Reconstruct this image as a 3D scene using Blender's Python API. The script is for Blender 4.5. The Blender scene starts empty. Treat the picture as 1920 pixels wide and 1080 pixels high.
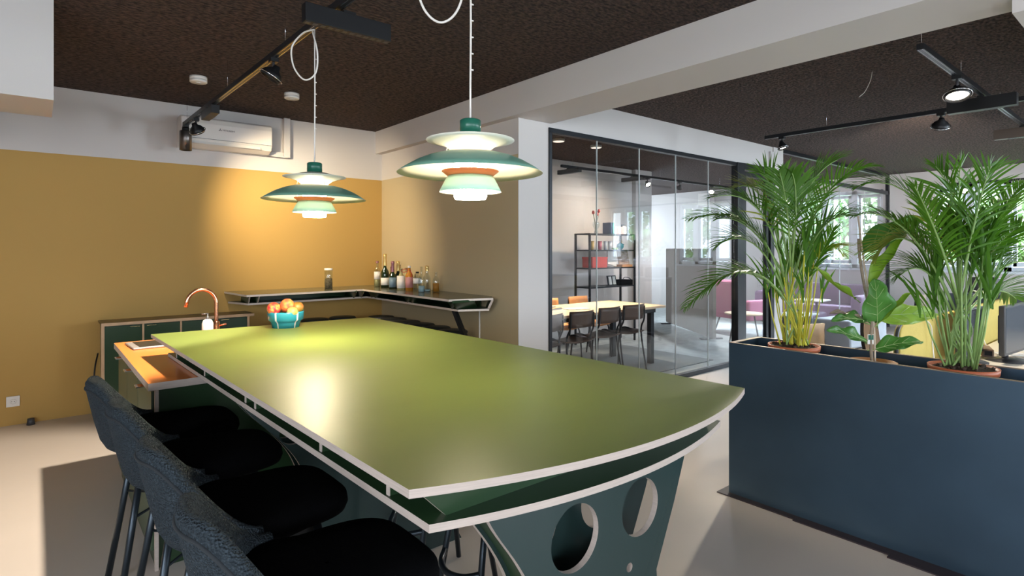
import bpy, bmesh, math, random
from mathutils import Vector, Matrix, Quaternion
PI = math.pi
R = math.radians
sc = bpy.context.scene
COL = sc.collection

# ---------------------------------------------------------------- camera
cam = bpy.data.cameras.new('camera')
cam.sensor_width = 36.0
cam.lens = 1072.0 / 1920.0 * 36.0
cam.shift_y = -74.0 / 1920.0
cam.clip_start = 0.05
co = bpy.data.objects.new('camera', cam)
COL.objects.link(co)
co.location = (0, 0, 1.42)
co.rotation_euler = (R(90), 0, R(-39.7))
sc.camera = co

# ---------------------------------------------------------------- exposure
sc.view_settings.view_transform = 'Standard'
sc.view_settings.look = 'None'
sc.view_settings.gamma = 1
sc.view_settings.use_curve_mapping = False
sc.view_settings.exposure = 0.0
sc.cycles.max_bounces = 8
sc.cycles.diffuse_bounces = 5
sc.cycles.glossy_bounces = 4
sc.cycles.transparent_max_bounces = 16
sc.cycles.sample_clamp_indirect = 6
sc.cycles.use_denoising = True
sc.cycles.caustics_reflective = False
sc.cycles.caustics_refractive = False

# ---------------------------------------------------------------- daylight
W = bpy.data.worlds.new('sky')
sc.world = W
W.use_nodes = True
bg = W.node_tree.nodes['Background']
bg.inputs[0].default_value = (0.78, 0.89, 1.0, 1)
bg.inputs[1].default_value = 4.5

def light(name, kind, loc, target, energy, color, **kw):
    l = bpy.data.lights.new(name, kind)
    l.energy = energy
    l.color = color
    for k, v in kw.items():
        setattr(l, k, v)
    o = bpy.data.objects.new(name, l)
    COL.objects.link(o)
    o.location = loc
    if target is not None:
        d = Vector(target) - Vector(loc)
        o.rotation_euler = d.to_track_quat('-Z', 'Y').to_euler()
    return o

light('sun', 'SUN', (14, -10, 12), (20, 0, 2), 3.0, (1, 0.95, 0.85), angle=R(2))
DAY = (0.86, 0.92, 1.0)
DAYW = (0.74, 0.88, 1.0)
# area lamps added as daylight: above and outside the right windows, inside the others
for wy0, wy1 in ((3.74, 5.2), (1.5, 2.95), (-0.8, 0.6), (-3.0, -1.6)):
    light('daylight', 'AREA', (15.0, (wy0 + wy1) / 2, 3.6), (10.5, (wy0 + wy1) / 2, 1.1), 3000, DAYW, shape='RECTANGLE', size=wy1 - wy0 + 0.8, size_y=1.1)
light('daylight', 'AREA', (10.4, 9.88, 1.7), (9.5, 5, 1.0), 130, DAYW, shape='RECTANGLE', size=2.4, size_y=1.4)  # added lamp at an invented, unseen opening, to brighten the lounge
for wx, we in ((-1.2, 50), (1.6, 55), (5.2, 105), (8.6, 260)):
    light('daylight', 'AREA', (wx, -3.9, 1.75), (wx, 0, 1.2), we, DAYW if wx > 5 else DAY, shape='RECTANGLE', size=1.5, size_y=1.4)
for wy in (-2.2, 0.2):
    light('daylight', 'AREA', (-2.9, wy, 1.75), (0, wy, 1.2), 60, DAY, shape='RECTANGLE', size=1.5, size_y=1.4)

# ---------------------------------------------------------------- materials
MATS = {}
def mat(name, color, rough=0.5, metal=0.0, bump=0.0, bscale=40, var=0.0, vscale=6, spec=0.5, stretch=None,
        emit=None, estr=0, coat=0, sheen=0, trans=0, ior=1.45, btype='noise', subsurf=0):
    m = bpy.data.materials.new(name)
    m.use_nodes = True
    nt = m.node_tree
    p = nt.nodes['Principled BSDF']
    p.inputs['Base Color'].default_value = (*color, 1)
    p.inputs['Roughness'].default_value = rough
    p.inputs['Metallic'].default_value = metal
    p.inputs['Specular IOR Level'].default_value = spec
    p.inputs['IOR'].default_value = ior
    if coat: p.inputs['Coat Weight'].default_value = coat
    if sheen: p.inputs['Sheen Weight'].default_value = sheen
    if trans: p.inputs['Transmission Weight'].default_value = trans
    if emit:
        p.inputs['Emission Color'].default_value = (*emit, 1)
        p.inputs['Emission Strength'].default_value = estr
    tc = nt.nodes.new('ShaderNodeTexCoord')
    vec = tc.outputs['Object']
    if stretch:
        mp = nt.nodes.new('ShaderNodeMapping')
        mp.inputs['Scale'].default_value = stretch
        nt.links.new(vec, mp.inputs[0])
        vec = mp.outputs[0]
    if var:
        n = nt.nodes.new('ShaderNodeTexNoise')
        n.inputs['Scale'].default_value = vscale
        n.inputs['Detail'].default_value = 5
        nt.links.new(vec, n.inputs['Vector'])
        r = nt.nodes.new('ShaderNodeMix')
        r.data_type = 'RGBA'
        r.inputs['A'].default_value = (*[c * (1 - var) for c in color], 1)
        r.inputs['B'].default_value = (*[min(1, c * (1 + var)) for c in color], 1)
        nt.links.new(n.outputs['Fac'], r.inputs['Factor'])
        nt.links.new(r.outputs['Result'], p.inputs['Base Color'])
    if bump:
        if btype == 'noise':
            n = nt.nodes.new('ShaderNodeTexNoise')
            n.inputs['Detail'].default_value = 4
            out = n.outputs['Fac']
        else:
            n = nt.nodes.new('ShaderNodeTexVoronoi')
            out = n.outputs['Distance']
        n.inputs['Scale'].default_value = bscale
        nt.links.new(vec, n.inputs['Vector'])
        b = nt.nodes.new('ShaderNodeBump')
        b.inputs['Strength'].default_value = bump
        b.inputs['Distance'].default_value = 0.01
        nt.links.new(out, b.inputs['Height'])
        nt.links.new(b.outputs[0], p.inputs['Normal'])
    MATS[name] = m
    return m

def paint_band(name, low, high, z):
    m = mat(name, high, 0.75, bump=0.04, bscale=120)
    nt = m.node_tree
    p = nt.nodes['Principled BSDF']
    g = nt.nodes.new('ShaderNodeNewGeometry')
    s = nt.nodes.new('ShaderNodeSeparateXYZ')
    nt.links.new(g.outputs['Position'], s.inputs[0])
    c = nt.nodes.new('ShaderNodeMath')
    c.operation = 'GREATER_THAN'
    c.inputs[1].default_value = z
    nt.links.new(s.outputs['Z'], c.inputs[0])
    r = nt.nodes.new('ShaderNodeMix')
    r.data_type = 'RGBA'
    r.inputs['A'].default_value = (*low, 1)
    r.inputs['B'].default_value = (*high, 1)
    nt.links.new(c.outputs[0], r.inputs['Factor'])
    nt.links.new(r.outputs['Result'], p.inputs['Base Color'])
    return m

WHITE = (0.60, 0.565, 0.545)
m_wall2 = paint_band('mustard_and_white_paint', (0.48, 0.295, 0.085), WHITE, 2.212)
m_wall3 = paint_band('daylit_mustard_and_white_paint', (0.50, 0.41, 0.255), WHITE, 2.212)  # mustard made paler and greyer: daylight on this wall mixed into its colour
m_white = mat('white_paint', WHITE, 0.75, bump=0.03, bscale=120)
m_floor = mat('poured_floor', (0.56, 0.50, 0.455), 0.38, var=0.05, vscale=2.5, bump=0.01, bscale=60)
m_carpet = mat('grey_carpet', (0.30, 0.32, 0.31), 0.95, var=0.35, vscale=9, bump=0.3, bscale=200)
m_rug = mat('dark_rug', (0.13, 0.14, 0.14), 0.95, var=0.25, vscale=12, bump=0.3, bscale=200)
m_ceil = mat('wood_wool_ceiling', (0.06, 0.04, 0.033), 0.95, var=0.3, vscale=30, bump=1.0, bscale=34, stretch=(1.0, 1.9, 1.0))
nt_ = m_ceil.node_tree
no_ = [n_ for n_ in nt_.nodes if n_.type == 'TEX_NOISE']
no_[0].inputs['Detail'].default_value = 3
mx_ = [n_ for n_ in nt_.nodes if n_.type == 'MIX'][0]
mx_.inputs['A'].default_value = (0.014, 0.008, 0.006, 1)
mx_.inputs['B'].default_value = (0.105, 0.066, 0.054, 1)
mr_ = nt_.nodes.new('ShaderNodeMapRange')
mr_.inputs[1].default_value = 0.36
mr_.inputs[2].default_value = 0.66
nt_.links.new(no_[0].outputs['Fac'], mr_.inputs[0])
nt_.links.new(mr_.outputs[0], mx_.inputs['Factor'])
for n_ in nt_.nodes:
    if n_.type == 'BUMP': n_.inputs['Distance'].default_value = 0.05
m_black = mat('black_metal', (0.012, 0.012, 0.013), 0.4, metal=0.3)
m_dkframe = mat('dark_frame', (0.02, 0.022, 0.026), 0.35, metal=0.4)
m_tube = mat('blue_black_tube', (0.035, 0.045, 0.055), 0.32, metal=0.75)
m_olive = mat('green_laminate_top', (0.115, 0.153, 0.036), 0.37, var=0.10, vscale=3, spec=0.42, bump=0.01, bscale=30, stretch=(0.4, 2.0, 1))
m_green = mat('dark_green_laminate', (0.018, 0.045, 0.018), 0.30, spec=0.55)
m_greenlite = mat('leg_laminate', (0.020, 0.040, 0.038), 0.26, spec=0.7)
m_ply = mat('pale_plywood_edge', (0.50, 0.42, 0.37), 0.55, var=0.22, vscale=14, stretch=(1, 1, 22))
m_plyb = mat('daylit_plywood_edge', (0.72, 0.62, 0.54), 0.55, var=0.12, vscale=14)  # paler copy of the plywood edge, with daylight put into the base colour
m_plytan = mat('tan_plywood_edge', (0.55, 0.36, 0.21), 0.55, var=0.15, vscale=18)
m_orange = mat('orange_worktop', (0.80, 0.24, 0.055), 0.22, spec=0.9)
m_copper = mat('copper', (0.92, 0.45, 0.28), 0.17, metal=1)
m_brass = mat('brass', (0.8, 0.6, 0.3), 0.25, metal=1)
m_chrome = mat('chrome', (0.75, 0.75, 0.77), 0.15, metal=1)
m_boucle = mat('boucle_fabric', (0.042, 0.056, 0.068), 0.95, var=0.6, vscale=180, bump=1.0, bscale=210, btype='v', spec=0.2)
m_seat = mat('black_fabric', (0.004, 0.004, 0.0045), 1.0, bump=0.3, bscale=200, spec=0.03)
m_blackseat = mat('black_seat_leather', (0.03, 0.032, 0.035), 0.42)
m_steel = mat('blued_steel', (0.055, 0.095, 0.14), 0.30, metal=0.6, var=0.35, vscale=2.2, bump=0.02, bscale=60)
m_terra = mat('terracotta', (0.42, 0.11, 0.045), 0.5)
m_soil = mat('soil', (0.045, 0.028, 0.018), 0.95, var=0.6, vscale=60, bump=1.0, bscale=90)
def leafy(name, color, **k):
    m = mat(name, color, **k)
    nt = m.node_tree
    p = nt.nodes['Principled BSDF']
    t = nt.nodes.new('ShaderNodeBsdfTranslucent')
    t.inputs[0].default_value = (min(1, color[0] * 2.2), min(1, color[1] * 2.0), color[2], 1)
    x = nt.nodes.new('ShaderNodeMixShader')
    x.inputs[0].default_value = 0.26
    nt.links.new(p.outputs[0], x.inputs[1])
    nt.links.new(t.outputs[0], x.inputs[2])
    nt.links.new(x.outputs[0], nt.nodes['Material Output'].inputs[0])
    return m
m_leaf = leafy('palm_leaf', (0.060, 0.165, 0.016), rough=0.42, var=0.55, vscale=7, spec=0.5)
m_leafold = leafy('palm_leaf_olive', (0.20, 0.25, 0.05), rough=0.45, var=0.3, vscale=5)
m_stem = mat('palm_cane', (0.26, 0.40, 0.13), 0.45, var=0.4, vscale=20)
m_stemy = mat('yellow_palm_cane', (0.62, 0.58, 0.06), 0.45, var=0.25, vscale=16)
m_fig = leafy('fig_leaf', (0.085, 0.25, 0.045), rough=0.42, var=0.3, vscale=9)
m_figlit = leafy('bright_fig_leaf', (0.26, 0.42, 0.05), rough=0.45, var=0.2, vscale=8)
m_vein = mat('leaf_vein', (0.38, 0.52, 0.20), 0.5)
m_bark = mat('bark', (0.28, 0.22, 0.16), 0.85, var=0.4, vscale=40, bump=0.4, bscale=60)
m_plastic = mat('white_plastic', (0.78, 0.74, 0.69), 0.35)
m_dkgrey = mat('dark_grey_plastic', (0.05, 0.05, 0.055), 0.35)
m_screenoff = mat('screen_glass', (0.02, 0.02, 0.025), 0.08)
m_monitor = mat('monitor_screen', (0.10, 0.11, 0.125), 0.16)
m_shadegreen = mat('sage_green_enamel', (0.17, 0.36, 0.27), 0.3)
m_capgreen = mat('deep_green_enamel', (0.02, 0.13, 0.085), 0.28)
m_mint = mat('mint_enamel', (0.42, 0.72, 0.55), 0.35)
m_cream = mat('cream_enamel', (0.82, 0.80, 0.68), 0.4)
m_lampor = mat('orange_enamel', (0.85, 0.25, 0.08), 0.4)
m_glow = mat('lit_opal_glass', (1, 1, 1), 0.4, emit=(1.0, 0.86, 0.62), estr=55)
m_ledglow = mat('lit_lens', (1, 1, 1), 0.4, emit=(1.0, 0.88, 0.70), estr=45)
m_mustardfelt = mat('mustard_felt', (0.60, 0.47, 0.13), 0.9, bump=0.3, bscale=200, var=0.08, vscale=30)
m_greyfelt = mat('grey_felt', (0.10, 0.12, 0.15), 0.9, bump=0.3, bscale=200)
m_desk = mat('pale_desk_top', (0.78, 0.70, 0.60), 0.45)
m_oakw = mat('light_oak', (0.72, 0.54, 0.36), 0.45, var=0.12, vscale=8, stretch=(1, 8, 1))
m_chairwood = mat('brown_chair_ply', (0.10, 0.062, 0.045), 0.38)
m_chairorange = mat('orange_wood', (0.60, 0.25, 0.08), 0.45)
m_tanmesh = mat('tan_mesh', (0.44, 0.35, 0.28), 0.8, bump=0.6, bscale=1, var=0.1, vscale=40)
m_pink = mat('pink_fabric', (0.62, 0.20, 0.32), 0.85, bump=0.2, bscale=120)
m_purple = mat('plum_fabric', (0.20, 0.11, 0.20), 0.85, bump=0.2, bscale=120)
m_greyfab = mat('grey_fabric', (0.30, 0.32, 0.35), 0.9, bump=0.2, bscale=120)
m_divider = mat('taupe_panel', (0.20, 0.165, 0.14), 0.95, spec=0.1)
m_winframe = mat('white_window_frame', (0.74, 0.78, 0.82), 0.4)
m_paper = mat('paper', (0.85, 0.82, 0.78), 0.7)
m_teal = mat('teal_glaze', (0.02, 0.22, 0.30), 0.25)
m_glaze = mat('white_glaze', (0.80, 0.80, 0.76), 0.25)

def apple_mat(name, a, b):
    m = mat(name, a, 0.3)
    nt = m.node_tree
    p = nt.nodes['Principled BSDF']
    tc = nt.nodes.new('ShaderNodeTexCoord')
    n = nt.nodes.new('ShaderNodeTexNoise')
    n.inputs['Scale'].default_value = 32
    nt.links.new(tc.outputs['Object'], n.inputs['Vector'])
    cr = nt.nodes.new('ShaderNodeValToRGB')
    cr.color_ramp.elements[0].position = 0.38
    cr.color_ramp.elements[0].color = (*a, 1)
    cr.color_ramp.elements[1].position = 0.62
    cr.color_ramp.elements[1].color = (*b, 1)
    nt.links.new(n.outputs['Fac'], cr.inputs[0])
    nt.links.new(cr.outputs[0], p.inputs['Base Color'])
    return m
m_apple = apple_mat('red_apple_skin', (0.50, 0.02, 0.04), (0.78, 0.36, 0.08))
m_apple2 = apple_mat('orange_apple_skin', (0.70, 0.10, 0.05), (0.80, 0.30, 0.07))
m_pear = apple_mat('brown_pear_skin', (0.30, 0.19, 0.03), (0.40, 0.14, 0.04))
m_lime = apple_mat('pale_pear_skin', (0.40, 0.36, 0.13), (0.22, 0.26, 0.06))

def thin_glass(name, tint, rough=0.0, refl=1.0):
    m = bpy.data.materials.new(name)
    m.use_nodes = True
    nt = m.node_tree
    nt.nodes.clear()
    o = nt.nodes.new('ShaderNodeOutputMaterial')
    t = nt.nodes.new('ShaderNodeBsdfTransparent')
    t.inputs[0].default_value = (*tint, 1)
    g = nt.nodes.new('ShaderNodeBsdfGlossy')
    g.inputs['Roughness'].default_value = rough
    g.inputs['Color'].default_value = (1, 1, 1, 1)
    f = nt.nodes.new('ShaderNodeLayerWeight')
    f.inputs['Blend'].default_value = 0.5
    pw = nt.nodes.new('ShaderNodeMath')
    pw.operation = 'POWER'
    pw.inputs[1].default_value = 4.0
    nt.links.new(f.outputs['Facing'], pw.inputs[0])
    mu = nt.nodes.new('ShaderNodeMath')
    mu.operation = 'MULTIPLY_ADD'
    mu.inputs[1].default_value = 0.9
    mu.inputs[2].default_value = 0.045 * refl
    mu.use_clamp = True
    nt.links.new(pw.outputs[0], mu.inputs[0])
    x = nt.nodes.new('ShaderNodeMixShader')
    nt.links.new(mu.outputs[0], x.inputs[0])
    nt.links.new(t.outputs[0], x.inputs[1])
    nt.links.new(g.outputs[0], x.inputs[2])
    nt.links.new(x.outputs[0], o.inputs[0])
    MATS[name] = m
    return m
m_glass = thin_glass('partition_glass', (0.985, 0.99, 0.995), 0.0, 1.2)
m_winglass = thin_glass('window_glass', (0.98, 0.99, 1.0))
m_jar = thin_glass('clear_glass', (0.86, 0.90, 0.90), 0.02, 2.0)
m_gglass = mat('dark_green_glass', (0.010, 0.025, 0.010), 0.08, spec=0.8)
m_amber = mat('amber_liquid', (0.55, 0.22, 0.03), 0.12)
m_cider = mat('pale_glass_liquid', (0.45, 0.40, 0.20), 0.15)
m_seam = mat('glass_edge', (0.62, 0.68, 0.68), 0.25)

# ---------------------------------------------------------------- mesh builder
class MB:
    def __init__(self):
        self.v = []; self.f = []; self.mi = []; self.cur = 0; self.sm = []; self.smooth = False
    def add(self, vs, fs, smooth=None):
        o = len(self.v)
        self.v += [tuple(p) for p in vs]
        s = self.smooth if smooth is None else smooth
        for f in fs:
            self.f.append([i + o for i in f]); self.mi.append(self.cur); self.sm.append(s)
        return self
    def box(self, a, b):
        x0, y0, z0 = a; x1, y1, z1 = b
        vs = [(x0, y0, z0), (x1, y0, z0), (x1, y1, z0), (x0, y1, z0), (x0, y0, z1), (x1, y0, z1), (x1, y1, z1), (x0, y1, z1)]
        return self.add(vs, [(0, 3, 2, 1), (4, 5, 6, 7), (0, 1, 5, 4), (1, 2, 6, 5), (2, 3, 7, 6), (3, 0, 4, 7)], False)
    def obox(self, c, size, rot=None):
        sx, sy, sz = [s / 2 for s in size]
        M = rot or Matrix.Identity(3)
        c = Vector(c)
        vs = [c + M @ Vector((x, y, z)) for z in (-sz, sz) for x, y in ((-sx, -sy), (sx, -sy), (sx, sy), (-sx, sy))]
        return self.add(vs, [(0, 3, 2, 1), (4, 5, 6, 7), (0, 1, 5, 4), (1, 2, 6, 5), (2, 3, 7, 6), (3, 0, 4, 7)], False)
    def bar(self, a, b, w, h):
        a = Vector(a); b = Vector(b); d = b - a
        q = d.to_track_quat('X', 'Z').to_matrix()
        return self.obox((a + b) / 2, (d.length, w, h), q)
    def prism(self, pts, z0, z1):
        n = len(pts)
        vs = [(x, y, z0) for x, y in pts] + [(x, y, z1) for x, y in pts]
        fs = [tuple(range(n - 1, -1, -1)), tuple(range(n, 2 * n))]
        fs += [(i, (i + 1) % n, n + (i + 1) % n, n + i) for i in range(n)]
        return self.add(vs, fs, False)
    def tube(self, pts, r, n=8, closed=False, cap=True):
        pts = [Vector(p) for p in pts]
        rs = r if isinstance(r, (list, tuple)) else [r] * len(pts)
        vs = []; prev = None
        N = len(pts)
        for i, p in enumerate(pts):
            if closed: d = pts[(i + 1) % N] - pts[i - 1]
            else: d = pts[min(i + 1, N - 1)] - pts[max(i - 1, 0)]
            d.normalize()
            if prev is None:
                u = d.orthogonal().normalized()
            else:
                u = prev - d * prev.dot(d)
                u = u.normalized() if u.length > 1e-6 else d.orthogonal().normalized()
            prev = u
            w = d.cross(u)
            for k in range(n):
                a = 2 * PI * k / n
                vs.append(p + (u * math.cos(a) + w * math.sin(a)) * rs[i])
        fs = []
        for i in range(N if closed else N - 1):
            j = (i + 1) % N
            for k in range(n):
                l = (k + 1) % n
                fs.append((i * n + k, i * n + l, j * n + l, j * n + k))
        self.add(vs, fs, True)
        if cap and not closed:
            o = len(self.v) - N * n
            self.f.append([o + k for k in range(n - 1, -1, -1)]); self.mi.append(self.cur); self.sm.append(False)
            self.f.append([o + (N - 1) * n + k for k in range(n)]); self.mi.append(self.cur); self.sm.append(False)
        return self
    def lathe(self, prof, n=32, c=(0, 0, 0), M=None, smooth=True, closed=False):
        vs = []; fs = []
        c = Vector(c)
        for r, z in prof:
            for k in range(n):
                a = 2 * PI * k / n
                p = Vector((r * math.cos(a), r * math.sin(a), z))
                if M is not None: p = M @ p
                vs.append(c + p)
        m = len(prof)
        for i in range(m if closed else m - 1):
            j = (i + 1) % m
            for k in range(n):
                l = (k + 1) % n
                fs.append((i * n + k, i * n + l, j * n + l, j * n + k))
        self.add(vs, fs, smooth)
        return self
    def cyl(self, c, r, z0, z1, n=24, M=None):
        return self.lathe([(0.0001, z0), (r, z0), (r, z1), (0.0001, z1)], n, c, M, smooth=False)
    def sphere(self, c, r, n=16, sz=1.0, M=None):
        prof = [(max(r * math.sin(PI * i / (n // 2)), 1e-5), -r * sz * math.cos(PI * i / (n // 2))) for i in range(n // 2 + 1)]
        return self.lathe(prof, n, c, M)
    def grid(self, rows, closed_u=False):
        m = len(rows); n = len(rows[0])
        vs = [p for r in rows for p in r]
        fs = []
        for i in range(m - 1):
            for k in range(n if closed_u else n - 1):
                l = (k + 1) % n
                fs.append((i * n + k, i * n + l, (i + 1) * n + l, (i + 1) * n + k))
        return self.add(vs, fs, True)
    def build(self, name, m, parent=None, loc=None, bevel=0, seg=2, local=None, auto=False):
        me = bpy.data.meshes.new(name)
        vs = self.v
        if loc is not None and local is None:
            vs = [(x - loc[0], y - loc[1], z - loc[2]) for x, y, z in vs]
        me.from_pydata(vs, [], self.f)
        ms = m if isinstance(m, (list, tuple)) else [m]
        for q in ms: me.materials.append(q)
        me.polygons.foreach_set('material_index', self.mi)
        me.polygons.foreach_set('use_smooth', self.sm)
        me.update()
        bm = bmesh.new(); bm.from_mesh(me)
        bmesh.ops.remove_doubles(bm, verts=bm.verts, dist=2e-5)
        bmesh.ops.recalc_face_normals(bm, faces=bm.faces)
        bm.to_mesh(me); bm.free()
        o = bpy.data.objects.new(name, me)
        COL.objects.link(o)
        if parent is not None: o.parent = parent
        if loc is not None: o.location = loc
        if bevel:
            b = o.modifiers.new('bevel', 'BEVEL')
            b.width = bevel; b.segments = seg; b.limit_method = 'ANGLE'; b.angle_limit = R(40)
        return o

def tag(o, label=None, cat=None, group=None, kind=None):
    if label: o['label'] = label
    if cat: o['category'] = cat
    if group: o['group'] = group
    if kind: o['kind'] = kind
    return o
def thing(name, label, cat, loc=(0, 0, 0), rz=0, group=None):
    o = bpy.data.objects.new(name, None)
    o.empty_display_size = 0.1
    COL.objects.link(o)
    o.location = loc; o.rotation_euler = (0, 0, rz)
    return tag(o, label, cat, group)
def struct(name, mb, m, parent=None, **k):
    o = mb.build(name, m, parent, **k)
    if parent is None: o['kind'] = 'structure'
    return o
def dup(root, loc, rz, label, group=None):
    r = root.copy(); COL.objects.link(r)
    r.location = loc; r.rotation_euler = (0, 0, rz)
    r['label'] = label
    if group: r['group'] = group
    for ch in list(root.children):
        c = ch.copy(); COL.objects.link(c); c.parent = r
        for g in ch.children:
            d = g.copy(); COL.objects.link(d); d.parent = c
    return r
def bez(a, b, c, n):
    a, b, c = Vector(a), Vector(b), Vector(c)
    return [(1 - t) ** 2 * a + 2 * t * (1 - t) * b + t * t * c for t in [i / (n - 1) for i in range(n)]]
def spline(pts, n=8):
    P = [Vector(p) for p in pts]
    P = [2 * P[0] - P[1]] + P + [2 * P[-1] - P[-2]]
    out = []
    for i in range(1, len(P) - 2):
        for k in range(n):
            t = k / n
            a, b, c, d = P[i - 1], P[i], P[i + 1], P[i + 2]
            out.append(0.5 * ((2 * b) + (c - a) * t + (2 * a - 5 * b + 4 * c - d) * t * t + (3 * b - a - 3 * c + d) * t ** 3))
    out.append(P[-2])
    return out
def rotz(a): return Matrix.Rotation(a, 3, 'Z')

# ================================================================ SETTING
CZ = 2.77
GY = 3.64
struct('floor', MB().box((-3.0, -4.0, -0.1), (12.3, GY - 0.03, 0)).box((-3.0, GY - 0.03, -0.1), (3.2, 6.25, 0)), m_floor)
struct('floor_meeting', MB().box((3.2, GY - 0.03, -0.1), (12.3, 10.1, 0)), m_carpet)
ce = struct('ceiling', MB().box((-3.0, -4.0, CZ), (12.3, 10.1, CZ + 0.1)), m_ceil)
struct('wall_back', MB().box((-3.0, 6.1, 0), (3.25, 6.3, CZ)), m_wall2)
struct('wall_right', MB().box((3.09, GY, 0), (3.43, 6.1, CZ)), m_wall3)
# white end face of that wall (pillar) beside the glass
struct('trim_1', MB().box((3.088, GY - 0.006, 0), (3.432, GY - 0.0005, 2.51)), m_white)
# beam running from back wall to camera side
struct('trim_2', MB().box((3.01, -4.0, 2.514), (3.462, 6.1, CZ)), m_white)
# bulkhead at top left, on the back wall
struct('trim_3', MB().box((-2.9, 3.95, 2.22), (0.068, 4.48, CZ)), m_white)
# small box of the cross beam at far right top
struct('trim_4', MB().box((3.30, -0.5, 2.455), (12.1, 0.53, CZ)), m_white)
# header over the glass, pier at its right
struct('wall_front', MB().box((3.43, GY, 2.475), (7.5, GY + 0.12, CZ)).box((7.5, GY, 0), (7.80, GY + 0.12, CZ)).box((7.53, GY - 0.015, 2.47), (7.8, GY, CZ)), m_white)
struct('wall_meeting', MB().box((3.25, 6.24, 0), (8.30, 6.36, CZ)).box((7.86, 6.16, 0), (8.30, 6.24, CZ)), m_white)
struct('wall_end', MB().box((3.25, 9.9, 0), (9.2, 10.1, CZ)).box((11.6, 9.9, 0), (12.3, 10.1, CZ)).box((9.2, 9.9, 0), (11.6, 10.1, 0.95)).box((9.2, 9.9, 2.45), (11.6, 10.1, CZ)), m_white)  # opening invented out of view for the added lounge lamp
# window wall on the right with openings
WZ0, WZ1 = 1.05, 2.52
ys = [(3.74, 5.2), (1.5, 2.95), (-0.8, 0.6), (-3.0, -1.6)]
w = MB().box((12.0, -4.0, 0), (12.25, 10.1, WZ0)).box((12.0, -4.0, WZ1), (12.25, 10.1, CZ))
cuts = [10.1]
for a, b in ys: cuts += [b, a]
cuts.append(-4.0)
for i in range(0, len(cuts), 2):
    w.box((12.0, cuts[i + 1], WZ0), (12.25, cuts[i], WZ1))
struct('wall_window', w, m_white)
def window(idx, y0, y1, nc=3):
    fr = thing('window_%d' % idx, None, None, (12.08, (y0 + y1) / 2, WZ0))
    del_keys = [k for k in ('label', 'category') if k in fr]
    fr['kind'] = 'structure'
    L = (12.08, (y0 + y1) / 2, WZ0)
    f = MB()
    f.box((12.02, y0, WZ0), (12.14, y1, WZ0 + 0.07)).box((12.02, y0, WZ1 - 0.07), (12.14, y1, WZ1))
    f.box((12.02, y0, WZ0), (12.14, y0 + 0.05, WZ1)).box((12.02, y1 - 0.05, WZ0), (12.14, y1, WZ1))
    for i in range(1, nc):
        yy = y0 + (y1 - y0) * i / nc
        f.box((12.02, yy - 0.05, WZ0), (12.14, yy + 0.05, WZ1))
    f.build('window_frame', m_winframe, fr, bevel=0.004).location = (-L[0], -L[1], -L[2])
    for i in range(nc):
        a = y0 + (y1 - y0) * i / nc + 0.06; b = y0 + (y1 - y0) * (i + 1) / nc - 0.06
        s = MB().box((12.04, a, WZ0 + 0.08), (12.10, b, WZ0 + 0.15)).box((12.04, a, WZ1 - 0.14), (12.10, b, WZ1 - 0.08))
        s.box((12.04, a, WZ0 + 0.08), (12.10, a + 0.05, WZ1 - 0.08)).box((12.04, b - 0.05, WZ0 + 0.08), (12.10, b, WZ1 - 0.08))
        s.build('casement', m_winframe, fr, bevel=0.004).location = (-L[0], -L[1], -L[2])
        MB().box((12.065, a + 0.04, WZ0 + 0.14), (12.075, b - 0.04, WZ1 - 0.13)).build('pane', m_winglass, fr).location = (-L[0], -L[1], -L[2])
    MB().box((11.90, y0 - 0.03, WZ0 - 0.04), (12.04, y1 + 0.03, WZ0)).build('window_sill', m_winframe, fr, bevel=0.004).location = (-L[0], -L[1], -L[2])
for i, (a, b) in enumerate(ys): window(i + 1, a, b)
# walls behind the camera, with their own window openings
def holed(axis, c0, c1, lo, hi, holes, z0=0.95, z1=2.5):
    w = MB()
    def bx(a, b, za, zb):
        if axis == 'y': w.box((a, c0, za), (b, c1, zb))
        else: w.box((c0, a, za), (c1, b, zb))
    bx(lo, hi, 0, z0); bx(lo, hi, z1, CZ)
    p = lo
    for a, b in holes:
        bx(p, a, z0, z1); p = b
    bx(p, hi, z0, z1)
    return w
struct('wall_rear', holed('y', -4.1, -3.95, -3.0, 12.3, [(x - 0.8, x + 0.8) for x in (-1.2, 1.6, 5.2, 8.6)]), m_white)
struct('wall_left', holed('x', -3.1, -2.95, -4.0, 6.3, [(y - 0.8, y + 0.8) for y in (-2.2, 0.2)]), m_white)

# ---- glass wall of the meeting room
gw = tag(thing('window_5', None, None, (3.43, GY, 0)), kind='structure')
def loc0(o, L):
    o.location = (-L[0], -L[1], -L[2]); return o
L = (3.43, GY, 0)
loc0(MB().box((3.43, GY - 0.02, 2.435), (6.57, GY + 0.04, 2.475)).box((3.43, GY - 0.02, 0), (3.462, GY + 0.04, 2.44)).box((3.43, GY - 0.02, 0), (6.57, GY + 0.04, 0.045)).build('metal_frame', m_dkframe, gw), L)
seams = [3.462, 4.07, 4.71, 5.34, 5.985, 6.57]
for i in range(5):
    loc0(MB().box((seams[i] + 0.003, GY + 0.004, 0.045), (seams[i + 1] - 0.003, GY + 0.014, 2.435)).build('pane', m_glass, gw), L)
    if i: loc0(MB().box((seams[i] - 0.003, GY + 0.003, 0.045), (seams[i] + 0.003, GY + 0.015, 2.435)).build('joint', m_seam, gw), L)
dr = tag(thing('door_1', None, None, (6.57, GY, 0)), kind='structure')
L = (6.57, GY, 0)
loc0(MB().box((6.57, GY - 0.04, 0), (6.73, GY + 0.05, 2.475)).box((7.40, GY - 0.04, 0), (7.50, GY + 0.05, 2.475)).box((6.73, GY - 0.04, 2.40), (7.40, GY + 0.05, 2.475)).build('door_frame', m_dkframe, dr, bevel=0.004), L)
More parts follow.
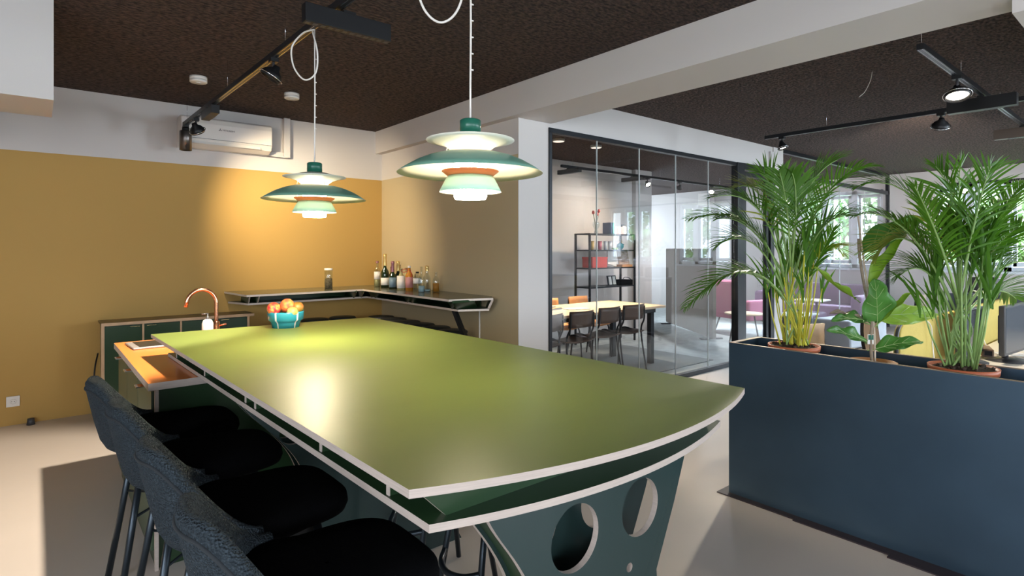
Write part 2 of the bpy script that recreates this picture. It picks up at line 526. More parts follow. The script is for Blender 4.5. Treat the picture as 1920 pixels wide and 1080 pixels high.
loc0(MB().box((6.75, GY - 0.02, 0.01), (6.80, GY + 0.03, 2.38)).box((7.32, GY - 0.02, 0.01), (7.38, GY + 0.03, 2.38)).box((6.80, GY - 0.02, 2.32), (7.32, GY + 0.03, 2.38)).box((6.80, GY - 0.02, 0.01), (7.32, GY + 0.03, 0.09)).build('door_leaf', m_dkframe, dr), L)
loc0(MB().box((6.80, GY, 0.09), (7.32, GY + 0.01, 2.32)).build('pane', m_glass, dr), L)
loc0(MB().tube([(7.29, GY - 0.07, 0.9), (7.29, GY - 0.07, 1.2)], 0.012).tube([(7.29, GY - 0.07, 0.93), (7.29, GY - 0.01, 0.93)], 0.008).tube([(7.29, GY - 0.07, 1.17), (7.29, GY - 0.01, 1.17)], 0.008).build('door_handle', m_chrome, dr), L)
# ---- glass partition carrying on to the window wall
gp = tag(thing('window_6', None, None, (7.8, GY, 0)), kind='structure')
L = (7.8, GY, 0)
loc0(MB().box((7.8, GY - 0.02, 2.40), (11.95, GY + 0.03, 2.46)).box((11.89, GY - 0.02, 0), (11.95, GY + 0.03, 2.72)).box((7.8, GY - 0.02, 0), (11.9, GY + 0.03, 0.04)).box((7.8, GY - 0.02, 2.72), (11.95, GY + 0.03, CZ)).build('metal_frame', m_dkframe, gp), L)
sx = [7.8, 8.75, 9.75, 10.8, 11.89]
for i in range(4):
    loc0(MB().box((sx[i] + 0.003, GY, 0.04), (sx[i + 1] - 0.003, GY + 0.01, 2.40)).build('pane', m_glass, gp), L)
    if i: loc0(MB().box((sx[i] - 0.003, GY - 0.001, 0.04), (sx[i] + 0.003, GY + 0.011, 2.40)).build('joint', m_seam, gp), L)
# little box on the pier, cable conduit on the yellow wall
tag(MB().box((7.42, GY - 0.03, 2.49), (7.50, GY - 0.001, 2.70)).build('wall_box', m_white, bevel=0.004), 'narrow white cover box high on the wall above the glass door', 'wall box')
tag(MB().tube([(3.080, 4.17, 0.02), (3.080, 4.17, 0.88)], 0.007).build('cable_conduit', m_plastic), 'thin pale vertical conduit on the mustard wall under the shelf end', 'conduit')

# ================================================================ BAR TABLE
TT = 0.95
def arc(a, b, sag, n=24, side=-1):
    a = Vector(a); b = Vector(b)
    out = []
    for i in range(n + 1):
        t = i / n
        p = a.lerp(b, t)
        p = p + Vector((0, side * sag * 4 * t * (1 - t)))
        out.append((p.x, p.y))
    return out
tb = thing('bar_table', 'long high bar table with glossy green top and pale plywood edges', 'table', (1.17, 2.3, 0))
L = (1.17, 2.3, 0)
def slab(name, poly, z0, z1, mt, par, L):
    n = len(poly)
    m = MB()
    vs = [(x, y, z0) for x, y in poly] + [(x, y, z1) for x, y in poly]
    m.cur = 0
    m.add(vs, [tuple(range(n - 1, -1, -1)), tuple(range(n, 2 * n))], False)
    m.cur = 1
    m.add(vs, [(i, (i + 1) % n, n + (i + 1) % n, n + i) for i in range(n)], False)
    o = m.build(name, [mt, m_ply], par)
    return loc0(o, L)
slab('table_top', arc((0.557, 0.985), (1.833, 0.981), 0.13) + [(1.745, 3.63), (0.479, 3.678)], 0.932, TT, m_olive, tb, L)
slab('lower_shelf', arc((0.622, 1.017), (1.739, 1.015), 0.095) + [(1.69, 3.56), (0.548, 3.597)], 0.832, 0.85, m_green, tb, L)
fs_ = MB()
vs_ = [(x, y, z) for y in (1.03, 1.048) for x, z in ((0.672, 0.85), (1.685, 0.85), (1.76, 0.932), (0.590, 0.932))]
fs_.add(vs_, [(0, 1, 2, 3), (7, 6, 5, 4)], False)
fs_.cur = 1
fs_.add(vs_, [(0, 3, 7, 4), (1, 5, 6, 2)], False)
loc0(fs_.build('skirt_board', [m_green, m_ply], tb), L)
for (x0, y0, x1, y1) in [(0.70, 1.06, 0.63, 3.55), (1.63, 1.06, 1.57, 3.5)]:
    loc0(MB().bar((x0, y0, 0.891), (x1, y1, 0.891), 0.012, 0.082).build('skirt_board', m_green, tb), L)
for y in (1.20, 1.58, 2.15, 2.26, 2.85, 3.42):
    xl = 0.62 - (y - 1.017) * 0.029 + 0.008
    m = MB().box((xl, y - 0.007, 0.85), (xl + 0.003, y + 0.007, 0.932)); m.cur = 1
    m.box((xl + 0.003, y - 0.007, 0.85), (xl + 0.10, y + 0.007, 0.932))
    loc0(m.build('divider', [m_ply, m_green], tb), L)
    m = MB().box((xl + 1.105, y - 0.007, 0.85), (xl + 1.108, y + 0.007, 0.932)); m.cur = 1
    m.box((xl + 1.0, y - 0.007, 0.85), (xl + 1.105, y + 0.007, 0.932))
    loc0(m.build('divider', [m_ply, m_green], tb), L)
# plate legs with round holes
def leg_outline(x0, x1, ztop=0.832):
    c = (x0 + x1) / 2; hw = (x1 - x0) / 2
    pr = [(1.0, ztop), (0.90, 0.76), (0.73, 0.66), (0.60, 0.56), (0.54, 0.46), (0.56, 0.34), (0.64, 0.20), (0.78, 0.08), (0.86, 0.0)]
    left = spline([(c - hw * a, z, 0) for a, z in pr], 4)
    prr = [(1.0, ztop), (0.80, 0.64), (0.58, 0.46), (0.62, 0.25), (0.86, 0.0)]
    right = [Vector((c + hw * a, z, 0)) for a, z in prr]
    pts = [(p.x, p.y) for p in left] + [(p.x, p.y) for p in reversed(right)]
    return pts
def plate(name, y, th, outline, holes, par, L):
    bm = bmesh.new()
    def ring(pts, yy):
        vs = [bm.verts.new((x, yy, z)) for x, z in pts]
        return vs, [bm.edges.new((vs[i], vs[(i + 1) % len(vs)])) for i in range(len(vs))]
    loops = [outline] + [[(cx + r * math.cos(2 * PI * k / 40), cz + r * math.sin(2 * PI * k / 40)) for k in range(40)] for cx, cz, r in holes]
    es = []; fr = []
    for lp in loops:
        v, e = ring(lp, y - th / 2)
        fr.append(v); es += e
    res = bmesh.ops.triangle_fill(bm, edges=es, use_beauty=True, use_dissolve=False)
    faces = [f for f in res['geom'] if isinstance(f, bmesh.types.BMFace)]
    ex = bmesh.ops.extrude_face_region(bm, geom=faces, use_keep_orig=True)
    nv = [g for g in ex['geom'] if isinstance(g, bmesh.types.BMVert)]
    for v in nv: v.co.y += th
    bmesh.ops.recalc_face_normals(bm, faces=bm.faces)
    bm.normal_update()
    for f in bm.faces:
        f.material_index = 0 if abs(f.normal.y) > 0.9 else 1
    me = bpy.data.meshes.new(name)
    bm.to_mesh(me); bm.free()
    me.materials.append(m_greenlite); me.materials.append(m_ply)
    o = bpy.data.objects.new(name, me); COL.objects.link(o); o.parent = par
    return loc0(o, L)
ol = leg_outline(0.775, 1.60)
hol = [(1.08, 0.665, 0.088), (1.35, 0.668, 0.083)]
plate('leg', 1.05, 0.018, ol, hol + [(1.30, 0.51, 0.013)], tb, L)
plate('leg', 1.16, 0.018, ol, [(1.03, 0.665, 0.088), (1.30, 0.668, 0.083)], tb, L)
for side in (0, 1):
    pts = ol[2:-6] if side == 0 else None
    if side == 0:
        a = [(x + 0.012, 1.06, z) for x, z in ol[:33]]
        b = [(x + 0.012, 1.15, z) for x, z in ol[:33]]
        loc0(MB().grid([a, b]).build('curved_web', m_green, tb), L)
ol2 = leg_outline(0.59, 1.68)
plate('leg', 2.33, 0.018, ol2, [(0.79, 0.69, 0.055), (1.13, 0.6, 0.1)], tb, L)
plate('leg', 2.43, 0.018, ol2, [(0.79, 0.69, 0.055), (1.13, 0.6, 0.1)], tb, L)

# ---- fruit bowl
fb = thing('fruit_bowl', 'blue ceramic bowl with white vertical stripes on the green table', 'bowl', (1.145, 3.50, TT))
prof = [(0.001, 0.004), (0.076, 0.0), (0.082, 0.030), (0.088, 0.038), (0.100, 0.048), (0.103, 0.088), (0.101, 0.096), (0.096, 0.095), (0.094, 0.055), (0.076, 0.03), (0.001, 0.015)]
m = MB(); m.lathe(prof, 60)
for i, f in enumerate(m.f):
    k = i % 60
    if (k % 12) in (0,) : m.mi[i] = 1
m.build('bowl_body', [m_teal, m_glaze], fb)
def fruit(name, c, r, mt, label, sz=0.9, tilt=(0.5, 0)):
    q = Matrix.Rotation(tilt[0], 3, 'X') @ Matrix.Rotation(tilt[1], 3, 'Y')
    o = thing(name, label, 'fruit', c)
    prof = []
    for i in range(17):
        a = PI * i / 16
        rr = r * math.sin(a) * (1 + 0.12 * math.cos(a))
        z = -r * sz * math.cos(a) + (-(0.22 * r) * math.exp(-((rr / r) ** 2) * 14) if i > 8 else (0.12 * r) * math.exp(-((rr / r) ** 2) * 14))
        prof.append((max(rr, 1e-5), z))
    MB().lathe(prof, 20, (0, 0, 0), q).build('fruit_flesh', mt, o)
    MB().tube([q @ Vector((0, 0, r * 0.62)), q @ Vector((0.003, 0, r * 0.95))], 0.0022, 6).build('stalk', m_bark, o)
    return o
fruit('apple', (1.075, 3.49, TT + 0.115), 0.040, m_apple, 'red and yellow apple at the left in the striped bowl', tilt=(1.2, 0.3))
fruit('apple', (1.145, 3.47, TT + 0.130), 0.042, m_apple2, 'orange red apple on top in the middle of the striped bowl', tilt=(1.5, 0.1))
fruit('pear', (1.215, 3.50, TT + 0.112), 0.036, m_pear, 'brown russet pear at the right in the striped bowl', sz=1.1, tilt=(0.4, 0.9))
fruit('pear', (1.16, 3.425, TT + 0.095), 0.031, m_lime, 'small pale green pear at the front of the striped bowl', sz=1.1, tilt=(1.0, 0.9))
fruit('pear', (1.145, 3.55, TT + 0.085), 0.04, m_lime, 'pale pear low at the back of the striped bowl', sz=1.1)

# ================================================================ KITCHEN ISLAND UNIT (orange top)
ki = thing('kitchen_unit', 'dark green kitchen unit joined under the far end of the bar table', 'cabinet', (0.8, 3.6, 0))
L = (0.8, 3.6, 0)
loc0(MB().box((0.405, 2.96, 0.0), (1.25, 4.30, 0.795)).build('body', m_green, ki), L)
loc0(MB().box((0.398, 2.935, 0.0), (0.412, 2.96, 0.795)).build('edge_strip', m_ply, ki), L)
for i, (a, b) in enumerate([(2.97, 3.40), (3.41, 3.85), (3.86, 4.29)]):
    d = loc0(MB().box((0.388, a, 0.08), (0.404, b, 0.785)).build('door', mat('door_green_%d' % i, (0.05, 0.085, 0.05), 0.35), ki, bevel=0.002), L)
    h = MB().box((0.352, (a + b) / 2 - 0.035, 0.772), (0.39, (a + b) / 2 + 0.035, 0.777)).build('handle', m_chrome, d)
    h.parent = d; h.location = (0, 0, 0)
ct = tag(MB().prism([(0.372, 2.93), (1.27, 2.96), (1.27, 4.34), (0.368, 4.335)], 0.797, 0.830).build('worktop', m_orange), 'orange worktop with pale edge at the left end of the bar table', 'worktop')
ctm = ct.data
ctm.materials.append(m_ply)
for p in ctm.polygons:
    if abs(p.normal.z) < 0.5: p.material_index = 1
tbz = 0.830
tp = thing('tablet', 'grey framed tablet with a black screen on the orange worktop', 'tablet', (0.505, 4.09, tbz), R(3))
MB().box((-0.085, -0.135, 0.0), (0.085, 0.135, 0.012)).build('tablet_body', m_chrome and mat('satin_grey', (0.45, 0.42, 0.42), 0.35, metal=0.5), tp, bevel=0.005)
MB().box((-0.05, -0.115, 0.012), (0.078, 0.115, 0.0135)).build('screen', m_screenoff, tp)
tpz = thing('faucet', 'tall curved copper faucet behind the far edge of the green table', 'faucet', (0.92, 4.20, tbz))
pts = [(0, 0, 0.0), (0, 0, 0.12), (0, 0, 0.225)] + [(-0.088 * (1 - math.cos(a)), 0.0, 0.225 + 0.095 * math.sin(a)) for a in [PI * k / 14 for k in range(1, 14)]] + [(-0.181, 0, 0.21)]
MB().tube(pts, 0.0125, 14).build('spout', m_copper, tpz)
MB().lathe([(0.0001, 0), (0.027, 0), (0.027, 0.012), (0.020, 0.02), (0.020, 0.10), (0.014, 0.105)], 24).build('base', m_copper, tpz)
MB().tube([(0.015, 0, 0.075), (0.06, -0.01, 0.085)], 0.006, 10).build('handle', m_copper, tpz)
sp = thing('soap_dispenser', 'small white soap bottle with dark pump beside the copper faucet', 'soap bottle', (0.855, 4.14, tbz))
MB().lathe([(0.0001, 0), (0.032, 0), (0.034, 0.01), (0.034, 0.10), (0.026, 0.122), (0.012, 0.13), (0.0001, 0.13)], 24).build('bottle_body', m_plastic, sp)
MB().lathe([(0.011, 0.128), (0.011, 0.145), (0.005, 0.147), (0.005, 0.168), (0.0001, 0.168)], 14).tube([(0, 0, 0.165), (-0.035, 0, 0.163)], 0.005, 8).build('pump', m_dkgrey, sp)

# ================================================================ SIDEBOARD
sb = thing('sideboard', 'low green sideboard with tan plywood edges against the mustard wall', 'sideboard', (0.98, 5.95, 0))
L = (0.98, 5.95, 0)
m_sbtop = mat('reflection_brown_top', (0.085, 0.05, 0.02), 0.3)  # brown reflection on the green top painted in as base colour
loc0(MB().box((0.42, 5.83, 0), (1.555, 6.095, 0.785)).build('carcass', m_green, sb), L)
loc0(MB().box((0.405, 5.80, 0.785), (1.60, 6.098, 0.799)).build('top', m_sbtop, sb), L)
f = MB().box((0.405, 5.795, 0.775), (1.60, 5.80, 0.80)).box((0.405, 5.80, 0), (0.428, 5.83, 0.775)).box((1.54, 5.80, 0), (1.56, 5.83, 0.775))
for x in (0.70, 0.985, 1.27): f.box((x - 0.007, 5.80, 0.02), (x + 0.007, 5.83, 0.775))
loc0(f.build('edge_banding', m_plytan, sb), L)
for i, (a, b, h) in enumerate([(0.430, 0.692, 0.64), (0.708, 0.977, 0.76), (0.993, 1.262, 1.2), (1.278, 1.538, 1.34)]):
    d = loc0(MB().box((a, 5.806, 0.03), (b, 5.829, 0.768)).build('door', m_green, sb), L)
    MB().box((h - 0.035, 5.785, 0.757), (h + 0.035, 5.806, 0.761)).build('handle', m_brass, d)
loc0(MB().tube(spline([(0.385, 5.93, 0.02), (0.365, 5.92, 0.25), (0.372, 5.93, 0.42), (0.395, 5.99, 0.52), (0.398, 6.08, 0.50)]), 0.006, 8).build('power_cord', m_black, sb), (0.98, 5.95, 0))
so = thing('wall_socket', 'cream wall socket low on the mustard wall at far left', 'socket', (-0.150, 6.098, 0.192))
MB().box((-0.042, -0.012, -0.042), (0.042, 0.0, 0.042)).build('plate', m_plastic, so, bevel=0.003)
MB().lathe([(0.021, -0.002), (0.021, 0.006), (0.017, 0.006), (0.015, -0.004), (0.0001, -0.004)], 24, (0, -0.012, 0), Matrix.Rotation(R(90), 3, 'X')).build('insert', m_plastic, so)
MB().obox((-0.008, -0.0095, 0), (0.005, 0.006, 0.005)).obox((0.008, -0.0095, 0), (0.005, 0.006, 0.005)).build('pin_hole', m_black, so)
tag(MB().lathe([(0.0001, 0), (0.028, 0), (0.022, 0.05), (0.0001, 0.05)], 20, (-0.04, 6.03, 0)).build('door_stop', m_dkgrey), 'small dark rubber door stop on the floor under the socket', 'door stop')

# ================================================================ WALL SHELF (L-shaped counter)
sh = thing('wall_counter', 'L-shaped high wall counter with plywood edges running round the corner', 'counter', (2.6, 5.6, 0))
L = (2.6, 5.6, 0)
m_sh = mat('counter_top_laminate', (0.12, 0.125, 0.085), 0.2, spec=0.6)
topP = [(1.405, 6.095), (1.45, 5.49), (2.59, 5.53), (2.605, 3.95), (2.985, 3.845), (3.085, 4.0), (3.085, 6.095)]
lowP = [(1.44, 6.095), (1.535, 5.765), (2.765, 5.80), (2.756, 4.04), (3.005, 3.93), (3.085, 4.03), (3.085, 6.095)]
for o_ in (slab('top', topP, 0.982, 1.0, m_sh, sh, L), slab('lower_board', lowP, 0.882, 0.90, m_green, sh, L)):
    o_.data.materials[1] = m_plyb
def slant(a, b, th=0.014):
    # board joining lower edge point a (z .90) and upper edge point b (z .982), running back to the wall
    a = Vector((a[0], a[1], 0.90)); b = Vector((b[0], b[1], 0.982))
    return a, b
def divider(a, b, back, th=0.020):
    a, b = slant(a, b)
    bk = Vector((back[0], back[1], 0))
    d = (b - a)
    n = bk.cross(d).normalized() * th / 2
    vs = [a - n, a + n, b + n, b - n]
    vs += [v + bk for v in vs]
    m = MB().add(vs, [(0, 1, 2, 3)], False); m.cur = 1
    m.add(vs, [(7, 6, 5, 4), (0, 4, 5, 1), (1, 5, 6, 2), (2, 6, 7, 3), (3, 7, 4, 0)], False)
    return loc0(m.build('divider', [m_plyb, m_green], sh), L)
for xa, xb in ((1.545, 1.478), (1.627, 1.562), (2.61, 2.507), (2.695, 2.588)):
    divider((xa, 5.775), (xb, 5.50), (0, 0.25))
for ya, yb in ((5.699, 5.436), (5.611, 5.369), (4.926, 4.717), (4.837, 4.632), (4.142, 3.969), (4.072, 3.901)):
    divider((2.765, ya), (2.605, yb), (0.22, 0))
divider((3.003, 3.935), (2.983, 3.853), (0.07, 0.12))
loc0(MB().bar((1.62, 6.05, 0.941), (3.0, 6.05, 0.941), 0.012, 0.08).bar((3.04, 6.0, 0.941), (3.04, 4.1, 0.941), 0.012, 0.08).build('back_board', m_green, sh), L)
loc0(MB().bar((2.80, 4.16, 0.882), (2.98, 3.80, 0.0), 0.05, 0.03).build('leg', m_black, sh), L)

# ---- bottles and jar on the counter
def bottle(loc, h, r, glass, label, neck=0.0135, shoulder=0.55, foil=None, lab=None, cap=None, fill=None, lz=(0.12, 0.42), rz=0):
    t = thing('bottle', label, 'bottle', (loc[0], loc[1], 1.0), rz, 'bottles on the wall counter')
    s = h * shoulder
    prof = [(0.0001, 0), (r, 0), (r, s), (r * 0.85, s + h * 0.07), (neck * 1.25, s + h * 0.17), (neck, s + h * 0.24), (neck, h * 0.98), (neck * 1.15, h * 0.98), (neck * 1.15, h), (0.0001, h)]
    MB().lathe(prof, 20).build('glass_body', glass, t)
    if fill: MB().lathe([(0.0001, 0.004), (r * 0.93, 0.004), (r * 0.93, s * fill[0]), (0.0001, s * fill[0])], 18).build('liquid', fill[1], t)
    if foil: MB().lathe([(neck * 1.35, h * foil[0]), (neck * 1.12, h * 0.9), (neck * 1.3, h * 0.93), (neck * 1.3, h * 1.005), (0.0001, h * 1.008)], 18).build('foil', foil[1], t)
    if cap: MB().lathe([(neck * 1.25, h * 0.93), (neck * 1.25, h * 1.01), (0.0001, h * 1.01)], 16).build('cap', cap, t)
    if lab: MB().lathe([(r * 1.01, h * lz[0]), (r * 1.025, h * lz[0]), (r * 1.025, h * lz[1]), (r * 1.01, h * lz[1])], 20).build('paper_label', lab, t)
    return t
m_gold = mat('gold_foil', (0.75, 0.55, 0.22), 0.3, metal=0.7)
m_mauve = mat('mauve_foil', (0.30, 0.14, 0.17), 0.35, metal=0.5)
m_bluelab = mat('slate_label', (0.16, 0.24, 0.32), 0.5)
m_pinklab = mat('pink_label', (0.62, 0.28, 0.28), 0.5)
m_redrib = mat('red_ribbon', (0.55, 0.03, 0.03), 0.5)
bottle((2.87, 5.77), 0.28, 0.035, m_jar, 'clear bottle with two white labels and a brown cap, leftmost on the counter', lab=m_paper, cap=m_mauve, shoulder=0.60, fill=(0.6, m_cider), lz=(0.30, 0.60))
bottle((2.87, 5.59), 0.36, 0.044, m_gglass, 'tallest dark champagne bottle with gold neck foil on the counter', neck=0.015, foil=(0.66, m_gold), lab=m_paper, shoulder=0.42, lz=(0.08, 0.30))
bottle((2.97, 5.63), 0.22, 0.032, m_gglass, 'short brown bottle half hidden right of the tall champagne bottle', neck=0.012, lab=m_paper, lz=(0.15, 0.55), foil=(0.85, m_pinklab))
bottle((2.855, 5.39), 0.285, 0.038, m_gglass, 'dark bottle with mauve foil neck and slate label', neck=0.014, foil=(0.62, m_mauve), lab=m_bluelab, shoulder=0.42, lz=(0.06, 0.42))
bottle((2.935, 5.42), 0.285, 0.040, m_gglass, 'dark sparkling wine bottle with gold neck next to the mauve one', neck=0.014, foil=(0.64, m_gold), lab=m_paper, shoulder=0.42, lz=(0.08, 0.30))
bottle((2.86, 5.22), 0.215, 0.042, m_cider, 'squat bottle with big white pointed label in the middle of the row', neck=0.015, lab=m_paper, shoulder=0.55, lz=(0.08, 0.66))
bottle((2.97, 5.31), 0.22, 0.036, m_cider, 'olive green bottle partly hidden behind the amber one', neck=0.014, lab=m_paper, shoulder=0.55, lz=(0.08, 0.40))
ab = bottle((2.87, 5.07), 0.245, 0.038, m_amber, 'amber bottle with pink label and a red ribbon round its neck', neck=0.013, lab=m_pinklab, shoulder=0.60, cap=m_plastic, lz=(0.12, 0.55))
rb = MB()
rb.tube(spline([(0.0, 0, 0.205), (-0.03, 0.03, 0.215), (-0.055, 0.06, 0.195), (-0.03, 0.055, 0.18), (0, 0, 0.202)]), 0.003, 6)
rb.tube(spline([(0.0, 0, 0.202), (0.0, -0.04, 0.18), (-0.01, -0.06, 0.13)]), 0.003, 6)
rb.tube([(0.016 * math.cos(a), 0.016 * math.sin(a), 0.203) for a in [2 * PI * k / 12 for k in range(12)]], 0.003, 6, closed=True)
rb.build('ribbon', m_redrib, ab)
bottle((2.88, 4.93), 0.19, 0.042, m_jar, 'square shouldered clear bottle with white label and black cap', neck=0.013, lab=m_paper, cap=m_black, shoulder=0.68, lz=(0.40, 0.68))
bottle((2.85, 4.80), 0.245, 0.033, m_jar, 'tall clear bottle without label, left of the clear bottle with a blue base', neck=0.012, shoulder=0.50, fill=(0.5, mat('blue_glass', (0.4, 0.55, 0.6), 0.1)))
bottle((2.93, 4.83), 0.25, 0.037, m_jar, 'clear bottle with gold neck label and blue tinted base', neck=0.014, shoulder=0.50, foil=(0.80, m_gold), fill=(0.18, MATS['blue_glass']))
bottle((2.97, 4.73), 0.19, 0.033, m_jar, 'clear bottle with a little amber drink, rightmost on the counter', neck=0.013, shoulder=0.60, fill=(0.75, m_amber))
jr = thing('glass_jar', 'tall clear glass jar of dried leaves with a white lid on the counter', 'jar', (2.30, 5.72, 1.0))
MB().lathe([(0.0001, 0), (0.04, 0), (0.04, 0.20), (0.036, 0.205)], 24).build('glass_body', m_jar, jr)
MB().lathe([(0.0001, 0.004), (0.037, 0.004), (0.037, 0.11), (0.0001, 0.12)], 20).build('dried_leaves', mat('dried_leaves', (0.16, 0.12, 0.07), 0.9, var=0.8, vscale=70, bump=1, bscale=90), jr)
MB().lathe([(0.041, 0.198), (0.041, 0.218), (0.0001, 0.22)], 24).build('lid', m_plastic, jr)

# ================================================================ ROUND STOOLS
def make_round_stool(label, group):
    t = thing('round_stool', label, 'stool', (0, 0, 0), 0, group)
    MB().lathe([(0.0001, 0.655), (0.125, 0.655), (0.138, 0.662), (0.140, 0.678), (0.130, 0.688), (0.0001, 0.690)], 32).build('seat', m_blackseat, t)
    MB().lathe([(0.0001, 0.640), (0.11, 0.640), (0.11, 0.656), (0.0001, 0.656)], 24).build('seat_plate', m_black, t)
    for sx_ in (-1, 1):
        for sy_ in (-1, 1):
            a = Vector((0.095 * sx_, 0.085 * sy_, 0.648)); b = Vector((0.20 * sx_, 0.135 * sy_, 0.0))
            MB().tube([a, b], 0.0115, 10).build('leg', m_tube, t)
    k = 0.72
    def lp(sx_, sy_, z):
        q = (0.648 - z) / 0.648
        return Vector(((0.095 + 0.105 * q) * sx_, (0.085 + 0.05 * q) * sy_, z))
    a, b = lp(-1, -1, 0.32), lp(-1, 1, 0.32)
    MB().tube(spline([a, a.lerp(b, 0.2) + Vector((-0.045, 0, -0.012)), a.lerp(b, 0.5) + Vector((-0.065, 0, -0.016)), a.lerp(b, 0.8) + Vector((-0.045, 0, -0.012)), b], 6), 0.011, 10).build('footrest', m_tube, t)
    MB().tube([lp(1, -1, 0.32), lp(1, 1, 0.32)], 0.009, 8).build('rung', m_tube, t)
    return t
st0 = None
wl = ['round black stool under the wall counter, ' + s for s in (
    'nearest to the corner on the bottle side', 'second from the corner on the bottle side', 'third from the corner on the bottle side',
    'fourth from the corner on the bottle side', 'fifth from the corner on the bottle side', 'next to the black counter leg',
    'first left of the corner', 'second left of the corner', 'behind the fruit bowl')]
wp = [(2.86, 5.66, 0), (2.86, 5.385, 0), (2.86, 5.11, 0), (2.86, 4.835, 0), (2.86, 4.56, 0), (2.86, 4.285, 0), (2.52, 5.88, R(90)), (2.22, 5.88, R(90)), (1.92, 5.88, R(90))]
for i, (x, y, a) in enumerate(wp):
    if st0 is None:
        st0 = make_round_stool(wl[0], 'round stools under the wall counter'); st0.location = (x, y, 0); st0.rotation_euler = (0, 0, a)
    else: dup(st0, (x, y, 0), a, wl[i], 'round stools under the wall counter')
rl = ['black legged round stool pushed under the bar table, ' + s for s in ('nearest to the pierced end leg', 'second from the pierced end leg', 'third from the pierced end leg', 'fourth, farthest from the pierced end leg')]
for i, (y, a) in enumerate([(1.66, 0), (2.045, 0.03), (2.66, -0.03), (3.08 - 0.28, 0)][:4]):
    if i == 3: continue
    dup(st0, (1.30, y, 0), a, rl[i], 'round stools under the bar table')

# ================================================================ UPHOLSTERED BAR CHAIRS
def shell_section(h):
    zb = 0.635
    H = h - zb
    return [(0.0, 0.612), (0.50, 0.612), (0.74, 0.622), (0.86, 0.645), (0.925, zb + 0.16 * H), (0.965, zb + 0.42 * H), (0.995, zb + 0.72 * H), (1.01, h - 0.030),
            (1.005, h - 0.010), (0.965, h + 0.004), (0.905, h + 0.004), (0.855, h - 0.012), (0.83, h - 0.045), (0.81, zb + 0.55 * H), (0.78, zb + 0.12 * H + 0.02), (0.72, 0.66), (0.0, 0.655)]
def make_bar_chair(label):
    t = thing('bar_chair', label, 'bar chair', (0, 0, 0), 0, 'upholstered bar chairs along the table')
    rows = []; rim = []
    N = 40; TH = R(82)
    for i in range(N + 1):
        th = -TH + 2 * TH * i / N
        q = abs(th) / TH
        q2 = max(0.0, (q - 0.22) / 0.78)
        s = q2 * q2 * (3 - 2 * q2)
        h = 0.910 - 0.205 * s
        flare = 1.0 + 0.02 * q * q
        row = []
        for r, z in shell_section(h):
            x = -0.250 * r * math.cos(th) * (1 if math.cos(th) > 0 else 0.62)
            y = 0.235 * r * math.sin(th) * flare
            lean = -0.028 * max(0, (z - 0.66)) / 0.24 * math.cos(th * 0.75)
            row.append((x + lean + 0.0, y, z))
        rows.append(row)
        rim.append(row[7])
    m = MB(); m.grid(rows)
    for row, rev in ((rows[0], False), (rows[-1], True)):
        n = len(row); idx = list(range(n))
        m.add(row, [tuple(idx if not rev else idx[::-1])], False)
    m.build('seat_shell', m_boucle, t)
    MB().tube(rim, 0.0045, 8).build('piping', mat('piping_fabric', (0.02, 0.024, 0.028), 0.9), t) if 'piping_fabric' not in MATS else None
    # cushion
    prof = []
    for k in range(48):
        a = 2 * PI * k / 48
        ca, sa = math.cos(a), math.sin(a)
        e = 0.55
        prof.append(((0.235 if ca > 0 else 0.190) * abs(ca) ** e * (1 if ca > 0 else -1) + 0.02, (0.212 - (0.02 if ca > 0 else 0.0)) * abs(sa) ** e * (1 if sa > 0 else -1)))
    def ringat(s, z): return [(0.02 + (x - 0.02) * s, y * s, z) for x, y in prof]
    m = MB()
    m.grid([ringat(sv, z) for sv, z in ((0.02, 0.640), (0.86, 0.640), (0.97, 0.650), (1.0, 0.668), (0.985, 0.690), (0.93, 0.702), (0.6, 0.708), (0.02, 0.708))], closed_u=True)
    m.build('seat_cushion', m_seat, t)
    def lp(sx_, sy_, z):
        q = (0.64 - z) / 0.64
        return Vector((0.02 + (0.12 + 0.10 * q) * sx_, (0.13 + 0.08 * q) * sy_, z))
    for sx_ in (-1, 1):
        for sy_ in (-1, 1):
            MB().tube([lp(sx_, sy_, 0.64), lp(sx_, sy_, 0.0)], 0.0125, 12).build('leg', m_tube, t)
    MB().tube([lp(-1, 1, 0.40), lp(1, -1, 0.40)], 0.005, 8).build('brace', m_tube, t)
    MB().tube([lp(-1, -1, 0.40), lp(1, 1, 0.40)], 0.005, 8).build('brace', m_tube, t)
    a, b = lp(1, -1, 0.26), lp(1, 1, 0.26)
    MB().tube(spline([a, a.lerp(b, 0.25) + Vector((0.05, 0, 0)), a.lerp(b, 0.75) + Vector((0.05, 0, 0)), b], 6), 0.010, 10).build('footrest', m_tube, t)
    MB().box((-0.10, -0.11, 0.600), (0.14, 0.11, 0.615)).build('seat_plate', m_black, t)
    return t
cl = ['charcoal boucle bar chair left of the table, ' + s for s in ('lowest and nearest in the photo', 'second nearest', 'third nearest', 'farthest back, beside the kitchen unit')]
bc0 = make_bar_chair(cl[0])
bc0.location = (0.485, 1.265, 0)
for i, (x, y, a) in enumerate([(0.475, 1.755, 0.02), (0.450, 2.27, 0.0), (0.420, 2.735, -0.02)]):
    dup(bc0, (x, y, 0), a, cl[i + 1])

